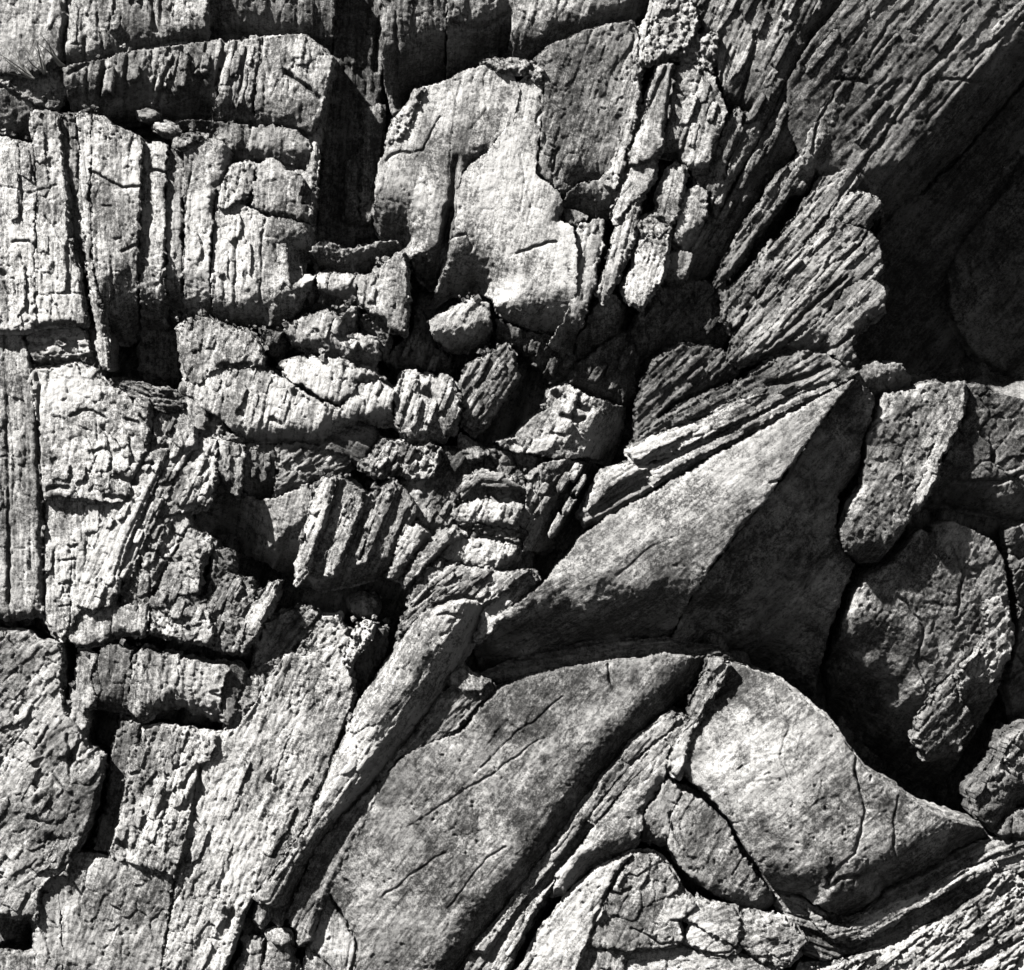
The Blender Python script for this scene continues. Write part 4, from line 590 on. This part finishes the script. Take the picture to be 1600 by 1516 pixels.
# ------------------------------------------------------------------ thin plates and steps standing on the larger blocks (parts of them)
def inside_poly(P, x, y):
    c = False; n = len(P); j = n - 1
    for i in range(n):
        if (P[i][1] > y) != (P[j][1] > y) and x < (P[j][0] - P[i][0]) * (y - P[i][1]) / (P[j][1] - P[i][1]) + P[i][0]: c = not c
        j = i
    return c
def plates(label, n, ang, ln, wd, rise=(3, 8), keep=.3, rs=1, tone=None):
    q = next(i for i, s in enumerate(SPECS) if s['label'].startswith(label)); s = SPECS[q]
    P = [[float(c) for c in p.split(',')] for p in s['pts'].split()]
    A_ = np.array(P); lo, hi = A_.min(0), A_.max(0); mx, my = (lo + hi) / 2; hw, hh = (hi - lo) / 2
    rnd = random.Random(rs * 71 + q); done = 0; tries = 0; a = math.radians(ang); placed = []
    while done < n and tries < 900:
        tries += 1
        x = rnd.uniform(lo[0], hi[0]); y = rnd.uniform(lo[1], hi[1])
        L = rnd.uniform(*ln) / 2; W = rnd.uniform(*wd) / 2; aa = a + rnd.uniform(-.06, .06)
        d = (math.cos(aa), -math.sin(aa)); e = (-d[1], d[0])
        lim = max(s['ur'] * keep, 3)
        if not all(inside_poly(P, x + u * d[0] * L + v * e[0] * W + ox, y + u * d[1] * L + v * e[1] * W + oy) for u in (-1, 1) for v in (-1, 1) for ox, oy in ((0, 0), (lim * .25, lim))): continue
        if any(math.hypot(x - X, y - Y) < (L + l) * .62 for X, Y, l in placed): continue
        placed.append((x, y, L)); done += 1
        pts = []
        m = rnd.randint(2, 3)
        for i in range(m + 1):
            v = -1 + 2 * i / m; pts.append((1 + rnd.uniform(-.28, .18), v))
        pts.append((rnd.uniform(-.2, .3), 1 + rnd.uniform(-.1, .3)))
        for i in range(m + 1):
            v = 1 - 2 * i / m; pts.append((-1 + rnd.uniform(-.2, .3), v))
        pts.append((rnd.uniform(-.3, .2), -1 - rnd.uniform(-.1, .3)))
        pp = ' '.join('%.1f,%.1f' % (x + u * d[0] * L + v * e[0] * W, y + u * d[1] * L + v * e[1] * W) for u, v in pts)
        z = s['z'] + s['t'][0] * (x - mx) + s['t'][1] * (y - my) + s['b'] * max(-1, 1 - ((x - mx) / hw) ** 2 - ((y - my) / hh) ** 2) + rnd.uniform(*rise)
        k = len(SPECS)
        R('rock_plate', '', '', pp, z=z, ur=6, ud=8, g=ang, w=7, A=1.5, f=1.5, fs=(26, 9), tone=(tone or s['tone']) * rnd.uniform(.88, 1.15), li=s['li'], parent=q, grow=1.0, back=40)
        SPECS[k]['t'] = (s['t'][0] + rnd.uniform(-.1, .2), s['t'][1] + rnd.uniform(-.05, .12))
plates("long pale bed", 9, 74, (22, 44), (8, 16), (2, 5), .8)
plates("fluted block", 6, 72, (24, 50), (6, 10))
plates("steep bed", 9, 66, (22, 50), (7, 12), (4, 9), .3)
plates("rough dark", 0, 60, (10, 20), (5, 8))
plates("dark scaly", 6, 40, (20, 38), (6, 10))
plates("bright jumbled rubble", 5, 62, (18, 30), (7, 12), (4, 9))
plates("dim plates right", 5, 62, (24, 44), (7, 12))
plates("stack of leaning plates", 5, 58, (26, 48), (6, 11), (4, 10))
plates("leftmost long leaning", 6, 66, (20, 40), (8, 14))
plates("stepped leaning column", 7, 66, (20, 36), (7, 12), (4, 9))
plates("blocky leaning", 5, 66, (20, 34), (7, 12), (4, 9))
plates("bright blocky wall", 6, 88, (22, 44), (12, 24), (2, 5))
plates("brightest lumpy", 6, 80, (22, 44), (12, 26), (2, 6))
plates("broad pale wall", 4, 91, (40, 90), (14, 24), (2, 4))
plates("pale wall of tall", 5, 92, (30, 80), (10, 18), (2, 5))
plates("big pale buttress", 4, 90, (36, 80), (14, 24), (2, 5))
plates("pitted block", 4, 68, (22, 44), (10, 18), (3, 7))
plates("grey wedge", 4, 62, (20, 40), (8, 14), (3, 7))
plates("bright crumbly slab", 8, 74, (22, 50), (10, 18), (3, 7))
plates("longest bright slab", 7, 68, (50, 110), (10, 18), (1.5, 4))
plates("large mottled mass", 7, 60, (30, 70), (16, 30), (2, 5))
plates("pale fluted block right", 4, 80, (30, 60), (8, 14), (3, 6))
plates("broad shaded ledge", 7, 80, (26, 50), (10, 18), (3, 7))
plates("grey jointed slab", 5, 86, (26, 60), (12, 22), (2, 5))
plates("broad pinkish", 4, 74, (28, 60), (10, 18), (2, 5))
plates("steep ribbed slope", 14, 64, (40, 90), (8, 15), (3, 9), .3)
plates("dark ribs running", 7, 62, (40, 80), (8, 14), (4, 9), .4)
plates("great finely", 12, 50, (60, 130), (9, 18), (2, 5), .4)
plates("long upper log", 4, 46, (36, 70), (7, 11), (3, 6))
plates("second long log", 3, 46, (36, 70), (7, 11), (3, 6))
plates("dark fan", 4, 42, (30, 60), (6, 10), (3, 7))
plates("upper lens", 3, 70, (18, 30), (8, 12), (2, 5))
plates("sharp edged pale", 3, 80, (20, 34), (7, 11), (2, 5))
plates("tall lit rock", 3, 78, (20, 40), (10, 16), (2, 5))
plates("bright streaked rock", 8, 38, (40, 80), (8, 14), (3, 8))
plates("large shaded shoulder", 7, 62, (20, 40), (8, 13), (4, 9), .1)
plates("rough pale crest", 8, 42, (22, 44), (6, 10), (3, 7))
plates("curved banded", 4, 40, (16, 28), (6, 9), (3, 6))
plates("dim rock behind the centre", 14, 60, (20, 40), (8, 14), (6, 16))
plates("pillowy grey", 3, 86, (22, 36), (10, 16), (2, 5), .2)
plates("dark rounded block between", 4, 84, (20, 34), (8, 14), (3, 7), .2)
plates("dim rock tucked", 5, 70, (18, 34), (8, 12), (4, 9), .1)
plates("dim splintered rock in", 6, 72, (22, 44), (8, 13), (5, 12), .1)
plates("nearly black rock under", 4, 70, (24, 44), (10, 16), (5, 12), .1)
plates("nearly black rock in", 4, 60, (24, 44), (10, 16), (5, 12), .1)
plates("dim wide rock at", 5, 50, (28, 60), (10, 16), (5, 12), .1)
# ------------------------------------------------------------------ the rock face behind the blocks
def build_base():
    st = 5.0
    X, Y = np.meshgrid(np.arange(-700, 2300.1, st), np.arange(-700, 2216.1, st))
    e = np.maximum(np.maximum(-X, X - 1600), np.maximum(-Y, Y - 1516))
    ang_x = X + .35 * Y
    Z = -150 + 100 * sstep(40, 200, e) + 26 * fbm(X / 160, Y / 160, 4, 5) + 8 * fbm(X / 30, Y / 30, 3, 6)
    Z += 22 * ribs(Y - .3 * X, ang_x, 60, 170, 9) + 10 * ribs(Y - .3 * X, ang_x, 22, 80, 19)
    Z -= 150 * sstep(1180, 1320, X) * sstep(250, 350, Y) * sstep(640, 560, Y) * (X < 1800) + 170 * sstep(1150, 1260, X) * sstep(820, 920, Y) * sstep(1380, 1310, Y) * (X < 1800)
    fv, fe = facets(X / 90, Y / 60, 77); Z += 14 * fv
    ny, nx = X.shape; idx = np.arange(nx * ny).reshape(ny, nx)
    F = np.stack([idx[:-1, :-1], idx[1:, :-1], idx[1:, 1:], idx[:-1, 1:]], -1).reshape(-1, 4)
    V = np.stack([(X - 800) * .01, -Z * .01, -(Y - 758) * .01], -1).reshape(-1, 3)
    UV = np.stack([(Y - .3 * X).ravel(), ang_x.ravel()], -1) * .01
    o = link_mesh("rock_face", V, F, UV, len(F), (0, 1.5, 0))
    o['kind'] = 'structure'; o['tone'] = .8; o['lichen'] = .1
build_base()

OBJ = {}
for i, q in enumerate(SPECS):
    res = build_piece(q, (q['se'] if q['se'] is not None else 100 + i * 17))
    if res is None: continue
    V, F, UV, ns, loc = res
    par = OBJ[q['parent']] if q['parent'] is not None else None
    o = link_mesh(q['kind'], V, F, UV, ns, loc, par)
    o['tone'] = float(q['tone']); o['lichen'] = float(q['li'])
    if par is None:
        o['o_loc'] = [float(c) for c in loc]
    if par is None:
        o['kind'] = 'thing'; o['label'] = q['label']; o['category'] = q['cat']
    elif q['label']:
        o['label'] = q['label']
    OBJ[i] = o
for o in OBJ.values():
    if 'o_loc' in o: del o['o_loc']

# ------------------------------------------------------------------ broken chips lying along the ledges
def debris(n):
    rng = np.random.default_rng(7); H = HMAP
    step = H[4:, :] - H[:-4, :]                       # the block 16 px lower stands proud: a ledge
    jj, ii = np.nonzero((step > 14) & (step < 130)); keep = (ii < 215) & ~((ii > 175) & (jj > 200)) & ~((ii > 85) & (jj < 95)); jj, ii = jj[keep], ii[keep]      # the great smooth folds stay clean
    w = 0.05 + 3.0 * (vn(ii / 7.0, jj / 7.0, 3) > .3)
    pick = rng.choice(len(jj), n, p=w / w.sum())
    base = np.array([[-1, -1, -1], [1, -1, -1], [1, 1, -1], [-1, 1, -1], [-1, -1, 1], [1, -1, 1], [1, 1, 1], [-1, 1, 1]], float)
    quads = np.array([[0, 3, 2, 1], [4, 5, 6, 7], [0, 1, 5, 4], [1, 2, 6, 5], [2, 3, 7, 6], [3, 0, 4, 7]])
    VV, FF = [], []
    for c, k in enumerate(pick):
        j, i = jj[k], ii[k]
        x = i * 4 + rng.uniform(0, 4); y = j * 4 + 10 + rng.uniform(-4, 3); z = H[j + 4, i] - rng.uniform(0, 12)
        sz = 1.1 + 3.6 * rng.random() ** 2.2
        b = base * (1 + rng.uniform(-.45, .3, (8, 3))) * sz * rng.uniform(.6, 1.3, 3)
        q, _ = np.linalg.qr(rng.normal(size=(3, 3))); b = b @ q
        VV.append(np.stack([(x + b[:, 0] - 800) * .01, -(z + b[:, 2]) * .01, -(y + b[:, 1] - 758) * .01], -1)); FF.append(quads + 8 * c)
    V = np.concatenate(VV); o = link_mesh("rock_debris", V, np.concatenate(FF), V[:, [2, 0]], 0, (0, 0, 0))
    o['kind'] = 'stuff'; o['tone'] = .8; o['lichen'] = .1
debris(420)

# ------------------------------------------------------------------ dry grass on the ledge
gm = bpy.data.materials.new("dry_grass"); gm.use_nodes = True
b_ = gm.node_tree.nodes["Principled BSDF"]; b_.inputs["Roughness"].default_value = .7
nz = gm.node_tree.nodes.new("ShaderNodeTexNoise"); nz.inputs["Scale"].default_value = 30
cr = gm.node_tree.nodes.new("ShaderNodeValToRGB"); cr.color_ramp.elements[0].color = (.5, .49, .46, 1); cr.color_ramp.elements[1].color = (.8, .79, .76, 1)
gm.node_tree.links.new(nz.outputs[0], cr.inputs[0]); gm.node_tree.links.new(cr.outputs[0], b_.inputs["Base Color"])
def stem(parent, pts, r, root):
    vs, fs = [], []; n = len(pts)
    for i, p in enumerate(pts):
        p = Vector(p); rr = r * (1 - .75 * i / (n - 1))
        for k in range(5):
            a = 2 * math.pi * k / 5
            vs.append((p.x + rr * math.cos(a) - root[0], p.y + rr * math.sin(a) - root[1], p.z + rr * math.cos(a + 1) * .5 - root[2]))
    for i in range(n - 1):
        for k in range(5): fs.append((i * 5 + k, i * 5 + (k + 1) % 5, (i + 1) * 5 + (k + 1) % 5, (i + 1) * 5 + k))
    me = bpy.data.meshes.new("stem"); me.from_pydata(vs, [], fs); me.materials.append(gm)
    o = bpy.data.objects.new("stem", me); col.objects.link(o); o.parent = parent
    return o
def tuft(name, label, root_px, tips, r=.02):
    w0 = ((root_px[0] - 800) * .01, -root_px[2] * .01, -(root_px[1] - 758) * .01)
    e = bpy.data.objects.new(name, None); col.objects.link(e); e.location = w0; e.empty_display_size = .1
    e['label'] = label; e['category'] = 'grass tuft'; e['group'] = 'dry grass on the cliff ledge'
    rnd = random.Random(int(root_px[0]))
    for (tx, ty) in tips:
        pts = []
        bx, bz = root_px[0] + rnd.uniform(-4, 4), root_px[1] + rnd.uniform(-2, 3)
        bow = rnd.uniform(-5, 5); out = rnd.uniform(16, 40)
        for i in range(7):
            u = i / 6
            x = bx + (tx - bx) * u + bow * math.sin(math.pi * u); y = bz + (ty - bz) * u
            pts.append(((x - 800) * .01, -(root_px[2] + out * u) * .01, -(y - 758) * .01))
        stem(e, pts, r, w0)
tuft("dry_grass", "pale dry grass stems fanning up from the ledge at the far upper left", (52, 127, 26), [(2, 88), (8, 74), (12, 96), (25, 110), (30, 84), (16, 120)])
tuft("dry_grass", "thin straw coloured grass tuft right of the larger fan on the same ledge", (74, 116, 26), [(42, 70), (55, 72), (60, 66), (50, 96), (66, 74)])
tuft("dry_grass", "sparse dry grass leaning left beside the vertical crack", (100, 106, 26), [(72, 62), (66, 74), (84, 70), (80, 84)])
